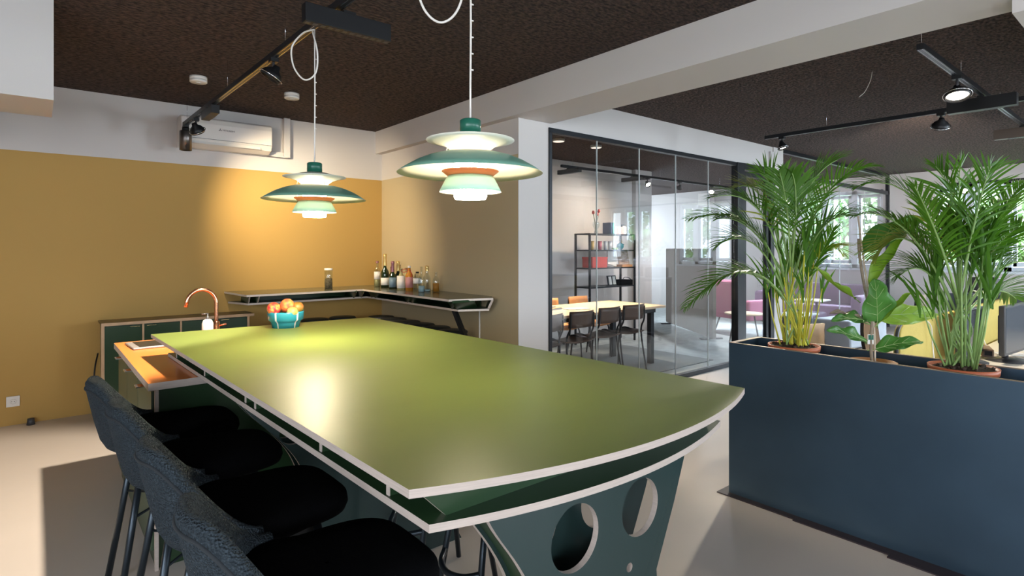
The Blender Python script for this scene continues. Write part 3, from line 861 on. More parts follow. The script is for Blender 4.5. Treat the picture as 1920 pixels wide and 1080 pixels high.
# ================================================================ PENDANT LAMPS
def make_pendant(label):
    t = thing('pendant_lamp', label, 'pendant lamp', (0, 0, 0), 0, 'pendant lamps over the bar table')
    MB().lathe([(0.0001, 0.186), (0.032, 0.186), (0.0365, 0.182), (0.0365, 0.137), (0.0001, 0.137)], 32).build('cap', m_capgreen, t)
    m = MB()
    m.lathe([(0.062, 0.068), (0.068, 0.080), (0.090, 0.096), (0.125, 0.108), (0.153, 0.113), (0.153, 0.1145), (0.12, 0.118), (0.06, 0.134), (0.030, 0.138), (0.028, 0.134), (0.055, 0.128), (0.060, 0.10), (0.060, 0.068)], 48, closed=False)
    m.build('top_shade', m_cream, t)
    m = MB()
    outer = [(0.075, 0.0700), (0.110, 0.066), (0.150, 0.055), (0.190, 0.038), (0.225, 0.018), (0.252, 0.0)]
    inner = [(0.2515, -0.001), (0.224, 0.0155), (0.189, 0.0345), (0.149, 0.051), (0.110, 0.062), (0.075, 0.066)]
    m.cur = 0; m.lathe(outer, 64)
    m.cur = 1; m.lathe([outer[-1]] + inner + [outer[0]], 64)
    m.build('main_shade', [m_shadegreen, m_cream], t)
    MB().lathe([(0.098, 0.008), (0.099, 0.006), (0.078, -0.010), (0.070, -0.010), (0.074, -0.006), (0.096, 0.008)], 48).build('reflector_ring', m_lampor, t)
    m = MB()
    o_ = [(0.076, -0.008), (0.086, -0.022), (0.098, -0.045), (0.108, -0.065)]
    i_ = [(0.107, -0.0655), (0.096, -0.045), (0.084, -0.022), (0.074, -0.010)]
    m.cur = 0; m.lathe(o_, 48)
    m.cur = 1; m.lathe([o_[-1]] + i_ + [o_[0]], 48)
    m.build('lower_shade', [m_mint, m_cream], t)
    MB().lathe([(0.0001, 0.075), (0.040, 0.073), (0.056, 0.066), (0.057, -0.082), (0.053, -0.090), (0.0001, -0.091)], 40).build('diffuser', m_glow, t)
    for k in range(3):
        a = R(20) + 2 * PI * k / 3
        ca, sa = math.cos(a), math.sin(a)
        pts = [(0.070, 0.100), (0.082, 0.085), (0.086, 0.06), (0.084, 0.02), (0.078, -0.008)]
        MB().tube([(r * ca, r * sa, z) for r, z in pts], 0.0016, 6).build('strut', m_cream, t)
    return t
pl = ['green layered pendant lamp hanging over the near half of the table, the larger in view', 'green layered pendant lamp farther back, hanging before the mustard wall']
p1 = make_pendant(pl[0]); p1.location = (1.157, 1.62, 1.681)
p2 = dup(p1, (1.081, 2.868, 1.668), 0.4, pl[1])
for q in (p1, p2):   # the bulb's own light leaving below the opal glass
    light('bulb_light', 'SPOT', tuple(Vector(q.location) + Vector((0, 0, -0.10))), tuple(Vector(q.location) + Vector((0, 0, -1))), 12 if q is p1 else 120, (1.0, 0.84, 0.58), spot_size=R(150), spot_blend=0.6, shadow_soft_size=0.05)
# cords hang from the track and are tied up in a loop; each cord belongs to its lamp
def cord(par, top, loop, L):
    m = MB()
    m.tube([(0, 0, 0.18), (0.0, 0, 0.30), (0.002, 0, top * 0.6), (0, 0, top)], 0.0035, 8)
    m.tube(spline(loop, 8), 0.0042, 8)
    for k in range(7):
        z = 0.36 + k * (top - 0.45) / 7
        m.obox((0.006, 0.0, z), (0.012, 0.006, 0.004))
    return m.build('cord', m_plastic, par)
TZ = 2.53
rv = Vector((math.cos(R(39.7)), -math.sin(R(39.7)), 0))
def lp3(u, z): return tuple(rv * u + Vector((0, 0, z)))
top2 = TZ - 1.668 + 0.0
def yrot(par_rz, pts):
    return [tuple(rotz(-par_rz) @ Vector(p)) for p in pts]
cord(p2, top2, yrot(0.4, [lp3(0.0, top2), lp3(-0.06, top2 - 0.02), lp3(-0.115, top2 - 0.09), lp3(-0.105, top2 - 0.19), lp3(-0.05, top2 - 0.255), lp3(0.005, top2 - 0.22), lp3(0.014, top2 - 0.12), lp3(-0.01, top2 - 0.01)]), None)
top1 = TZ - 1.681
cord(p1, top1, [lp3(0.0, top1), lp3(-0.09, top1 - 0.02), lp3(-0.185, top1 - 0.14), lp3(-0.165, top1 - 0.27), lp3(-0.10, top1 - 0.325), lp3(-0.035, top1 - 0.26), lp3(0.0, top1 - 0.05), lp3(-0.01, top1 - 0.01)], None)

# ================================================================ CEILING TRACKS AND LAMPS
def track(label, a, b, z, wires=()):
    a = Vector((*a, z)); b = Vector((*b, z))
    t = thing('lighting_track', label, 'lighting track', tuple(a))
    d = b - a
    MB().bar((0, 0, 0.017), d + Vector((0, 0, 0.017)), 0.035, 0.034).build('rail', m_dkframe, t)
    n = Vector((-d.y, d.x, 0)).normalized() * 0.010
    MB().bar(n, d + n, 0.003, 0.002).bar(-n, d - n, 0.003, 0.002).build('contact_strip', m_chrome, t)
    for f_ in wires:
        p = d * f_
        MB().tube([p + Vector((0, 0, 0.03)), p + Vector((0, 0, CZ - z + 0.0))], 0.0012, 5).build('suspension_wire', m_chrome, t)
    return t
track('long black lighting track hanging over the bar table', (1.03, 5.95), (1.13, -1.5), TZ, (0.02, 0.2, 0.36, 0.66))
def spot_head(loc, aim, label, on, r=0.055, arm=0.07, name='spot_lamp', z=TZ, power=0, ang=60, blend=0.6):
    t = thing(name, label, 'spot lamp', (loc[0], loc[1], z - 0.0005))
    MB().box((-0.022, -0.026, -0.022), (0.022, 0.026, 0.0)).build('adapter', m_black, t)
    MB().tube([(0, 0, -0.02), (0, 0, -arm)], 0.008, 10).build('stem', m_dkgrey, t)
    d = Vector(aim).normalized()
    q = d.to_track_quat('Z', 'Y').to_matrix()
    c = Vector((0, 0, -arm - 0.01)) + d * 0.01
    MB().lathe([(0.0001, -0.055), (0.018, -0.052), (0.024, -0.03), (r * 0.78, -0.012), (r, 0.010), (r, 0.032), (r * 0.93, 0.032), (r * 0.90, 0.012), (r * 0.5, -0.004), (0.0001, -0.006)], 28, c, q).build('housing', m_black, t)
    MB().lathe([(0.0001, 0.015), (r * 0.84, 0.016), (r * 0.88, 0.012)], 24, c, q).build('lens', m_ledglow if on else m_screenoff, t)
    MB().tube([c + q @ Vector((r * 1.12 * math.cos(a), r * 1.12 * math.sin(a), 0.018)) for a in [2 * PI * k / 24 for k in range(24)]], 0.003, 6, closed=True).build('ring', m_chrome, t)
    if power:
        o = light('spot_beam', 'SPOT', Vector(t.location) + c + d * 0.04, None, power, (1.0, 0.86, 0.68), spot_size=R(ang), spot_blend=blend, shadow_soft_size=0.03)
        o.rotation_euler = d.to_track_quat('-Z', 'Y').to_euler()
    return t
spot_head((1.062, 3.46), (-0.55, 0.28, -1), 'round black spot lamp on the track near the coiled cord', False, r=0.062, power=480, ang=64, blend=0.45)
spot_head((1.040, 5.47), (0.45, 0.45, -0.75), 'round black spot lamp above the black cylinder lamp at the track end', False, r=0.058, power=0)
light('spot_beam', 'SPOT', (1.09, 4.97, 2.43), (2.50, 6.1, 1.50), 240, (1.0, 0.82, 0.54), spot_size=R(86), spot_blend=1.0, shadow_soft_size=0.04)
cylo = thing('cylinder_lamp', 'dark metal cylinder lamp at the far end of the bar table track', 'spot lamp', (1.028, 5.84, TZ - 0.0005))
MB().box((-0.018, -0.05, -0.022), (0.018, 0.05, 0.0)).lathe([(0.0001, -0.05), (0.03, -0.05), (0.03, -0.02), (0.0001, -0.02)], 20).build('adapter', m_black, cylo)
MB().lathe([(0.0001, -0.05), (0.046, -0.05), (0.050, -0.056), (0.050, -0.225), (0.044, -0.225), (0.040, -0.19), (0.0001, -0.185)], 32).build('housing', mat('gunmetal', (0.16, 0.14, 0.13), 0.3, metal=0.85), cylo)
def linear(loc, size, label, z=TZ, rz=0, m_=None, wires=True):
    t = thing('linear_luminaire', label, 'linear lamp', (loc[0], loc[1], z - 0.0005), rz)
    lx, ly, lz = size
    MB().box((-lx / 2, -ly / 2, -lz), (lx / 2, ly / 2, -0.012)).build('housing', m_ or m_black, t, bevel=0.002)
    MB().box((-0.03, -0.02, -0.013), (0.03, 0.02, 0.0)).build('adapter', m_black, t)
    m = MB()
    for k in range(12):
        m.box((-lx / 2 + lx * (k + 0.2) / 12, -ly * 0.25, -lz - 0.0015), (-lx / 2 + lx * (k + 0.8) / 12, ly * 0.25, -lz + 0.001))
    m.build('louvre', m_dkgrey, t)
    return t
linear((1.125, 2.56), (0.42, 0.05, 0.095), 'black box lamp set across the track near the top of the photo', z=TZ + 0.0)
linear((1.045, 4.97), (0.06, 0.34, 0.075), 'small black box lamp on the track in front of the air conditioner')
for (x, y), lb in (((0.975, 5.036), 'white round ceiling detector nearest the end of the bar track'), ((1.707, 5.062), 'white round ceiling detector left of the farther pendant')):
    t = thing('ceiling_detector', lb, 'detector', (x, y, CZ))
    MB().lathe([(0.0001, 0), (0.062, 0), (0.062, -0.022), (0.060, -0.022), (0.060, -0.025), (0.062, -0.025), (0.062, -0.042), (0.058, -0.046), (0.0001, -0.046)], 36).build('housing', m_plastic, t)
    MB().lathe([(0.0001, -0.0465), (0.018, -0.0465), (0.016, -0.05), (0.0001, -0.05)], 16).build('lens', m_glaze, t)

# ================================================================ AIR CONDITIONER
ac = thing('air_conditioner', 'white wall mounted air conditioner near the ceiling over the mustard wall', 'air conditioner', (1.40, 6.1, 2.36))
prof = [(0.0, 0.0), (-0.10, 0.0), (-0.17, 0.03), (-0.20, 0.075), (-0.205, 0.22), (-0.195, 0.265), (-0.17, 0.28), (0.0, 0.28)]
m = MB()
n = len(prof)
vs = [(-0.40, y, z) for y, z in prof] + [(0.40, y, z) for y, z in prof]
m.add(vs, [tuple(range(n)), tuple(range(2 * n - 1, n - 1, -1))] + [(i, i + n, (i + 1) % n + n, (i + 1) % n) for i in range(n)], False)
m.build('casing', mat('ac_plastic', (0.76, 0.70, 0.65), 0.3), ac, bevel=0.01, seg=3)
MB().obox((-0.04, -0.188, 0.052), (0.66, 0.004, 0.05), Matrix.Rotation(R(-33), 3, 'X')).build('flap', m_plastic, ac, bevel=0.001)
MB().box((-0.39, -0.2075, 0.078), (0.39, -0.204, 0.081)).build('panel_gap', m_dkgrey, ac)
lg = MB()
for k in range(3):
    a = R(90) + k * R(120)
    cx_, cz_ = -0.075 + 0.008 * math.cos(a), 0.175 + 0.008 * math.sin(a)
    u = Vector((math.cos(a), 0, math.sin(a))); w_ = Vector((-math.sin(a), 0, math.cos(a)))
    c = Vector((cx_, -0.2062, cz_))
    lg.add([c - u * 0.008, c + w_ * 0.0045, c + u * 0.008, c - w_ * 0.0045], [(0, 1, 2, 3)], False)
lg.build('emblem', mat('grey_print', (0.10, 0.08, 0.08), 0.5), ac)
def text(body, size, loc, rot, m_, parent, name='lettering', ext=0.0005, align='LEFT'):
    c = bpy.data.curves.new(name, 'FONT')
    c.body = body; c.size = size; c.extrude = ext; c.align_x = align
    o = bpy.data.objects.new(name, c)
    COL.objects.link(o)
    o.parent = parent; o.location = loc; o.rotation_euler = rot
    c.materials.append(m_)
    dg = bpy.context.evaluated_depsgraph_get()
    me = bpy.data.meshes.new_from_object(o.evaluated_get(dg))
    me.materials.clear(); me.materials.append(m_)
    n = bpy.data.objects.new(name, me)
    COL.objects.link(n)
    n.parent = parent; n.location = loc; n.rotation_euler = rot
    bpy.data.objects.remove(o)
    n.name = name
    return n
text('MITSUBISHI', 0.021, (-0.055, -0.2062, 0.168), (R(90), 0, 0), MATS['grey_print'], ac)
dc = thing('pipe_duct', 'white L-shaped pipe duct at the right of the air conditioner', 'pipe duct', (1.98, 6.1, 2.36))
MB().box((-0.02, -0.06, 0.0), (0.045, 0.0, 0.41)).box((-0.18, -0.06, 0.0), (-0.02, 0.0, 0.05)).build('cover', m_white, dc, bevel=0.006)

# ================================================================ PLANTER AND PLANTS
pn = thing('planter_trough', 'long dark blue steel planter trough standing right of the bar table', 'planter', (3.26, 0.4, 0))
L = (3.26, 0.4, 0)
px0, px1, py0, py1, ph = 3.09, 3.425, -1.2, 1.75, 0.874
m = MB()
t_ = 0.012
m.box((px0, py0, 0.006), (px0 + t_, py1, ph)).box((px1 - t_, py0, 0.006), (px1, py1, ph)).box((px0 + t_, py1 - t_, 0.006), (px1 - t_, py1, ph)).box((px0 + t_, py0, 0.006), (px1 - t_, py0 + t_, ph))
loc0(m.build('side_panels', m_steel, pn), L)
loc0(MB().box((px0, py0, ph), (px0 + 0.018, py1, ph + 0.003)).box((px1 - 0.018, py0, ph), (px1, py1, ph + 0.003)).box((px0 + 0.018, py1 - 0.03, ph), (px1 - 0.018, py1, ph + 0.003)).build('rim', mat('worn_rim', (0.20, 0.15, 0.11), 0.5, metal=0.2, var=0.3, vscale=20), pn), L)
loc0(MB().box((px0 + t_, py0 + t_, 0.60), (px1 - t_, py1 - t_, 0.62)).build('inner_floor', m_black, pn), L)
bp = MB().box((3.045, 1.36, 0), (3.10, 1.80, 0.006)).box((3.03, 0.92, 0), (3.10, 1.36, 0.006)).box((3.0, -1.2, 0), (3.10, 0.92, 0.006))
bp.box((3.10, -1.2, 0), (3.45, 1.80, 0.006))
loc0(bp.build('base_mat', mat('dark_rubber', (0.03, 0.02, 0.025), 0.5), pn), L)

def blade(m, p, d, up, ln, w, droop, n=4):
    """a thin bent leaflet starting at p heading d"""
    d = d.normalized()
    side = d.cross(up)
    if side.length < 1e-4: side = Vector((1, 0, 0))
    side.normalize()
    rows = []
    q = Vector(p); dd = d.copy()
    for i in range(n + 1):
        t = i / n
        ww = w * (math.sin(PI * min(1, 0.12 + t * 0.88)) ** 0.7) * 0.5 if i < n else 0.0004
        nrm = side.cross(dd) * ww * 0.35
        rows.append([q - side * ww + nrm, q.copy(), q + side * ww + nrm])
        q = q + dd * (ln / n)
        dd = (dd + Vector((0, 0, -droop / n))).normalized()
    m.grid(rows)
def frond(par, L, a, b, c, mt, rng, ln=0.20, npair=26, w=0.0100, start=0.28):
    pts = bez(a, b, c, 30)
    m = MB()
    m.cur = 1
    m.tube([p - L for p in pts[::3] + [pts[-1]]], [0.005 * (1 - i / 11) + 0.0012 for i in range(len(pts[::3]) + 1)], 6)
    m.cur = 0
    roll = rng.uniform(-0.5, 0.5)
    for i in range(npair):
        t = start + (1 - start) * i / (npair - 1)
        k = min(28, int(t * 29))
        p = pts[k].lerp(pts[k + 1], t * 29 - k)
        d = (pts[k + 1] - pts[k]).normalized()
        up = Vector((0, 0, 1)) - d * d.z
        if up.length < 0.35:
            up = Vector((rng.uniform(-1, 1), rng.uniform(-1, 1), 0.2)); up -= d * up.dot(d)
        up.normalize()
        up = Quaternion(d, roll) @ up
        sd = d.cross(up).normalized()
        f = math.sin(PI * min(1, 0.25 + 0.72 * (t - start) / (1 - start))) ** 0.6
        for s in (-1, 1):
            ang = 0.95 - 0.45 * t + rng.uniform(-0.1, 0.1)
            dir_ = d * math.cos(ang) + (sd * s * 0.9 + up * 0.35) * math.sin(ang)
            blade(m, p - L, dir_, up, ln * f * rng.uniform(0.85, 1.1), w * (0.7 + 0.4 * f), rng.uniform(0.35, 0.8))
    o = m.build('frond', [mt, m_stem], par)
    return o
def palm(loc, fr, label, seed, stemmat, ncane=16, spread=0.07, ln=0.20):
    rng = random.Random(seed)
    t = thing('potted_palm', label, 'potted plant', loc)
    L = Vector(loc)
    MB().lathe([(0.0001, 0.0), (0.095, 0.0), (0.122, 0.235), (0.131, 0.235), (0.134, 0.262), (0.126, 0.262), (0.120, 0.235), (0.0001, 0.235)], 36).build('pot', m_terra, t)
    sm = MB()
    rows = []
    for i in range(9):
        r = 0.119 * i / 8
        rows.append([(r * math.cos(a) + 1e-5 * a, r * math.sin(a), 0.252 + 0.012 * math.cos(i / 8 * PI / 2) + rng.uniform(-0.004, 0.004)) for a in [2 * PI * k / 24 for k in range(24)]])
    sm.grid(rows, closed_u=True)
    for k in range(60):
        a = rng.uniform(0, 2 * PI); r = rng.uniform(0.02, 0.11)
        sm.sphere((r * math.cos(a), r * math.sin(a), 0.262), rng.uniform(0.004, 0.010), 6)
    sm.build('soil', m_soil, t)
    heads = []
    for k, (a, b, c) in enumerate(fr):
        A = Vector(a)
        base = L + Vector((rng.uniform(-spread, spread) * 0.8, rng.uniform(-spread, spread), 0.255))
        d0 = (Vector(b) - A)
        mid = A - d0.normalized() * 0.14
        pts = spline([base - L, (base - L).lerp(mid - L, 0.5) + Vector((rng.uniform(-.01, .01), rng.uniform(-.01, .01), 0)), mid - L, A - L, bez(a, b, c, 30)[3] - L], 5)
        n = len(pts)
        MB().tube(pts, [0.0048 * (1 - 0.4 * i / n) for i in range(n)], 7).build('cane', stemmat if k % 3 else m_stem, t)
        frond(t, L, a, b, c, m_leafold if k % 7 == 3 else m_leaf, rng, ln=ln * rng.uniform(0.85, 1.1))
    for k in range(ncane):
        x = rng.uniform(-spread, spread); y = rng.uniform(-spread, spread)
        h = rng.uniform(0.28, 0.62)
        dx = x * rng.uniform(0.3, 1.3); dy = y * rng.uniform(0.3, 1.3)
        m = MB()
        p0 = Vector((x * 0.8, y * 0.8, 0.25)); p1_ = Vector((x + dx * 0.5, y + dy * 0.5, 0.25 + h * 0.5)); p2_ = Vector((x + dx, y + dy, 0.25 + h))
        m.tube([p0, p1_, p2_], [0.0048, 0.0038, 0.0022], 7)
        m.cur = 1
        for j in range(5):
            dd = (p2_ - p1_).normalized() + Vector((rng.uniform(-.5, .5), rng.uniform(-.5, .5), 0.2))
            blade(m, p2_ - Vector((0, 0, 0.02 * j)), dd, Vector((0.3, 0.1, 1)), rng.uniform(0.12, 0.24), 0.014, 0.5)
        m.build('cane', [stemmat, m_leaf], t)
    return t
P1 = [
    ((3.186,1.476,1.142), (2.967,1.576,1.466), (2.694,1.772,1.106)),
    ((3.216,1.496,1.199), (3.139,1.574,1.708), (2.824,1.840,1.588)),
    ((3.201,1.483,1.260), (3.101,1.525,1.791), (2.853,1.716,1.701)),
    ((3.238,1.485,1.258), (3.182,1.565,1.831), (3.063,1.675,1.771)),
    ((3.248,1.481,1.318), (3.225,1.539,1.832), (3.166,1.603,1.848)),
    ((3.195,1.445,1.320), (3.084,1.400,1.664), (3.006,1.415,1.816)),
    ((3.195,1.437,1.320), (3.108,1.356,1.748), (3.032,1.363,1.813)),
    ((3.295,1.472,1.257), (3.430,1.466,1.624), (3.497,1.449,1.814)),
    ((3.234,1.439,1.260), (3.276,1.330,1.873), (3.487,1.127,1.864)),
    ((3.232,1.438,1.201), (3.255,1.335,1.611), (3.363,1.215,1.595)),
    ((3.322,1.472,1.195), (3.560,1.430,1.533), (3.699,1.371,1.391)),
    ((3.258,1.450,1.140), (3.342,1.371,1.319), (3.413,1.309,1.527)),
    ((3.264,1.497,1.136), (3.168,1.683,1.377), (3.040,1.828,1.220)),
    ((3.213,1.488,1.169), (3.092,1.581,1.587), (2.919,1.722,1.438)),
    ((3.235,1.493,1.258), (3.125,1.629,1.620), (2.996,1.751,1.590)),
    ((3.199,1.453,1.379), (3.158,1.377,1.810), (3.280,1.237,1.892)),
]
P2 = [
    ((3.272,0.708,1.189), (3.303,0.725,1.534), (3.327,0.720,1.827)),
    ((3.294,0.723,1.162), (3.296,0.838,1.846), (3.065,1.071,1.721)),
    ((3.237,0.721,1.141), (3.075,0.863,1.655), (2.892,1.018,1.570)),
    ((3.267,0.727,1.139), (3.184,0.872,1.637), (3.072,0.993,1.384)),
    ((3.248,0.733,1.115), (3.213,0.816,1.410), (3.134,0.901,1.297)),
    ((3.194,0.692,1.194), (3.116,0.619,1.618), (3.116,0.569,1.769)),
    ((3.298,0.704,1.188), (3.483,0.632,1.587), (3.626,0.543,1.729)),
    ((3.284,0.691,1.165), (3.426,0.602,1.509), (3.551,0.509,1.534)),
    ((3.248,0.680,1.144), (3.294,0.579,1.387), (3.390,0.477,1.363)),
    ((3.180,0.698,1.195), (2.978,0.719,1.502), (2.850,0.771,1.681)),
    ((3.303,0.715,1.187), (3.373,0.772,1.461), (3.353,0.831,1.617)),
    ((3.259,0.696,1.166), (3.297,0.655,1.386), (3.332,0.624,1.532)),
    ((3.328,0.697,1.112), (3.537,0.642,1.281), (3.670,0.575,1.176)),
    ((3.282,0.711,1.188), (3.376,0.701,1.636), (3.282,0.803,1.810)),
    ((3.301,0.725,1.186), (3.318,0.843,1.461), (3.272,0.930,1.514)),
    ((3.244,0.697,1.167), (3.291,0.625,1.507), (3.358,0.557,1.602)),
]
palm((3.258, 1.455, 0.62), P1, 'tall areca palm with yellow canes at the left end of the planter', 5, m_stemy, ncane=20)
palm((3.258, 0.695, 0.62), P2, 'tall areca palm with green canes at the right end of the planter', 9, m_stem, ncane=20)

# fiddle-leaf fig
fg = thing('potted_fig', 'fiddle-leaf fig with big round leaves between the two palms', 'potted plant', (3.262, 1.065, 0.62))
L = Vector((3.262, 1.065, 0.62))
MB().lathe([(0.0001, 0.0), (0.075, 0.0), (0.100, 0.205), (0.108, 0.205), (0.110, 0.228), (0.103, 0.228), (0.098, 0.205), (0.0001, 0.205)], 32).build('pot', mat('ochre_clay', (0.30, 0.12, 0.03), 0.6), fg)
MB().lathe([(0.098, 0.210), (0.06, 0.216), (0.0001, 0.218)], 24).build('soil', m_soil, fg)
MB().tube([p - L for p in spline([(3.262, 1.066, 0.83), (3.254, 1.070, 0.95), (3.255, 1.067, 1.057), (3.225, 1.09, 1.24), (3.209, 1.105, 1.388), (3.206, 1.108, 1.47)], 6)], 0.0075, 8).build('trunk', m_bark, fg)
MB().tube([p - L for p in spline([(3.27, 1.055, 0.83), (3.262, 1.06, 1.05), (3.222, 1.09, 1.35), (3.203, 1.11, 1.585)], 5)], 0.0045, 6).build('stake', mat('bamboo', (0.55, 0.44, 0.34), 0.6), fg)
MB().obox((-0.012, 0.004, 0.34), (0.03, 0.002, 0.05), rotz(R(-40))).build('plant_tag', m_paper, fg)
MB().obox((-0.014, 0.0015, 0.35), (0.024, 0.002, 0.024), rotz(R(-40))).build('tag_print', m_capgreen, fg)
def bigleaf(a, b, w, mt, face, bend=0.15, curl=0.25, veins=True):
    a = Vector(a); b = Vector(b)
    d = b - a; ln = d.length; d.normalize()
    f = Vector(face); f = (f - d * f.dot(d)).normalized()
    s = d.cross(f).normalized()
    rows = []
    n = 16; mm = 8
    for i in range(n + 1):
        t = i / n
        ww = w * 0.5 * max(0.02, (math.sin(PI * t ** 0.72) ** 0.62) * (1 - 0.12 * math.cos(t * 3 * PI)))
        c = a + d * ln * t + f * ln * bend * (math.sin(PI * t))
        row = []
        for j in range(mm + 1):
            u = -1 + 2 * j / mm
            row.append(c + s * ww * u + f * (curl * ww * (u * u) + 0.010 * math.sin(t * 14 + u * 3) * abs(u)) - L)
        rows.append(row)
    o = MB(); o.grid(rows)
    lf = o.build('leaf', mt, fg)
    sd = lf.modifiers.new('thickness', 'SOLIDIFY'); sd.thickness = 0.0012
    if veins:
        v = MB()
        c = [rows[i][mm // 2] + f * 0.0012 for i in range(n + 1)]
        v.tube(c, [0.0018 * (1 - 0.7 * i / n) for i in range(n + 1)], 5)
        for i in range(3, n - 2, 3):
            for sg in (0, mm):
                j = 1 if sg == 0 else mm - 1
                e = rows[min(n, i + 3)][j] + f * 0.0014
                mid = rows[min(n, i + 1)][(mm // 2 + j) // 2 if j > mm // 2 else (mm // 2 + j + 1) // 2] + f * 0.0014
                v.tube([rows[i][mm // 2] + f * 0.0012, mid, e], 0.0009, 4)
        v.build('vein', m_vein, lf)
    MB().tube([a - L - d * 0.035, a - L + d * 0.004], 0.0028, 6).build('leaf_stalk', m_stem, fg)
V = (-0.64, -0.77, 0.1)
bigleaf((3.278,1.048,1.044), (3.155,1.020,1.270), 0.165, m_fig, V, 0.02, 0.10)
bigleaf((3.245,1.075,1.235), (3.388,0.956,1.490), 0.060, m_figlit, (-0.7, -0.1, 0.7), 0.02, 0.9, False)
bigleaf((3.209,1.105,1.400), (3.640,0.925,1.590), 0.120, m_fig, (-0.2, -0.5, 0.9), 0.06, 0.25)
bigleaf((3.193,1.118,1.165), (2.982,1.228,1.330), 0.060, m_figlit, (0.3, -0.4, 0.9), -0.05, 0.6, False)
bigleaf((3.290,1.063,1.075), (3.600,0.869,1.080), 0.120, m_figlit, (-0.5, -0.6, 0.5), 0.03, 0.2)
bigleaf((3.225,1.09,1.044), (3.081,1.194,1.098), 0.045, m_bark, (0, -0.3, 1), 0.05, 0.8, False)
bigleaf((3.245,1.070,1.05), (2.994,1.153,1.070), 0.080, m_fig, (-0.2, -0.5, 0.8), 0.05, 0.3)
bigleaf((3.237,1.082,0.949), (2.978,1.167,1.023), 0.085, m_fig, (-0.3, -0.6, 0.7), 0.03, 0.3)
bigleaf((3.268,1.056,0.909), (3.385,0.880,0.957), 0.085, m_fig, (-0.5, -0.4, 0.7), 0.08, 0.3)
bigleaf((3.285,1.040,1.044), (3.479,0.946,1.200), 0.035, m_figlit, (-0.3, -0.3, 1), 0.03, 0.9, False)

# ================================================================ MEETING ROOM
tag(MB().box((4.6, 3.95, 0.0), (6.6, 5.6, 0.012)).build('rug', m_rug, bevel=0.004), 'dark grey rug under the long meeting table', 'rug')
mt = thing('meeting_table', 'long pale oak meeting table behind the glass wall', 'table', (4.85, 4.62, 0))
MB().box((-1.15, -0.45, 0.70), (1.05, 0.43, 0.728)).build('table_top', m_oakw, mt, bevel=0.003)
MB().box((-1.05, -0.36, 0.64), (0.97, 0.34, 0.70)).build('under_frame', m_dkframe, mt)
for x in (-0.95, 0.95):
    for y in (-0.30, 0.30):
        MB().box((x - 0.03, y - 0.03, 0.012), (x + 0.03, y + 0.03, 0.64)).build('leg', m_dkframe, mt)
for z, (x, y), a, s, lb, c in ((0.728, (4.42, 4.72), 0.2, (0.30, 0.22, 0.022), 'thick orange edged book lying lowest on the meeting table', (0.75, 0.42, 0.22)), (0.750, (4.40, 4.74), 0.5, (0.26, 0.20, 0.010), 'grey magazine lying on top of the thick book', (0.35, 0.30, 0.30)), (0.728, (4.75, 4.58), -0.3, (0.28, 0.20, 0.006), 'cream leaflet lying flat on the meeting table', (0.85, 0.75, 0.60))):
    b = thing('book', lb, 'book', (x, y, z), a)
    MB().box((-s[0] / 2, -s[1] / 2, 0), (s[0] / 2, s[1] / 2, s[2])).build('cover', mat('cover_%g' % x, c, 0.6), b, bevel=0.001)
    MB().box((-s[0] / 2 + 0.006, -s[1] / 2 - 0.001, 0.002), (s[0] / 2 - 0.004, s[1] / 2 + 0.001, s[2] - 0.002)).build('pages', m_paper, b)
def make_meet_chair(label, wood, group):
    t = thing('meeting_chair', label, 'chair', (0, 0, 0), 0, group)
    rows = []
    for i in range(5):
        y = -0.19 + 0.38 * i / 4 * 1.0
        rows.append([(x, y, 0.445 + 0.018 * (x / 0.2) ** 2 - (0.02 if i == 4 else 0)) for x in [-0.2 + 0.05 * k for k in range(9)]])
    s = MB().grid(rows).build('seat', wood, t)
    md = s.modifiers.new('thickness', 'SOLIDIFY'); md.thickness = 0.012
    rows = []
    for i in range(5):
        z = 0.60 + 0.17 * i / 4
        rows.append([(x, -0.235 - 0.02 * i / 4 + 0.045 * (x / 0.18) ** 2, z) for x in [-0.18 + 0.045 * k for k in range(9)]])
    s = MB().grid(rows).build('backrest', wood, t)
    md = s.modifiers.new('thickness', 'SOLIDIFY'); md.thickness = 0.010
    for sx_ in (-1, 1):
        MB().tube(spline([(0.17 * sx_, -0.215, 0.75), (0.175 * sx_, -0.21, 0.60), (0.18 * sx_, -0.16, 0.44), (0.19 * sx_, -0.23, 0.0)], 6), 0.010, 8).build('leg', m_black, t)
        MB().tube(spline([(0.17 * sx_, -0.12, 0.435), (0.175 * sx_, 0.15, 0.435), (0.19 * sx_, 0.21, 0.0)], 6), 0.010, 8).build('leg', m_black, t)
    return t
mc = make_meet_chair('brown plywood chair with its back to the glass, left of three at the meeting table', m_chairwood, 'chairs on the near side of the meeting table')
mc.location = (4.36, 4.32, 0.0)
dup(mc, (4.79, 4.32, 0.012), 0.03, 'brown plywood chair with its back to the glass, middle of three at the meeting table')
dup(mc, (5.25, 4.34, 0.012), -0.05, 'brown plywood chair with its back to the glass, right of three at the meeting table')
dup(mc, (3.88, 4.30, 0.0), 0.15, 'brown plywood chair half hidden behind the white pillar at the meeting table')
mo = make_meet_chair('orange wooden chair on the far side of the meeting table by the pillar', m_chairorange, 'chairs on the far side of the meeting table')
mo.location = (4.45, 5.10, 0); mo.rotation_euler = (0, 0, PI)
dup(mo, (5.55, 5.10, 0.012), PI, 'orange wooden chair on the far side of the meeting table by the bookcase')
dup(mo, (5.0, 5.10, 0.012), PI, 'orange wooden chair in the middle of the far side of the meeting table')

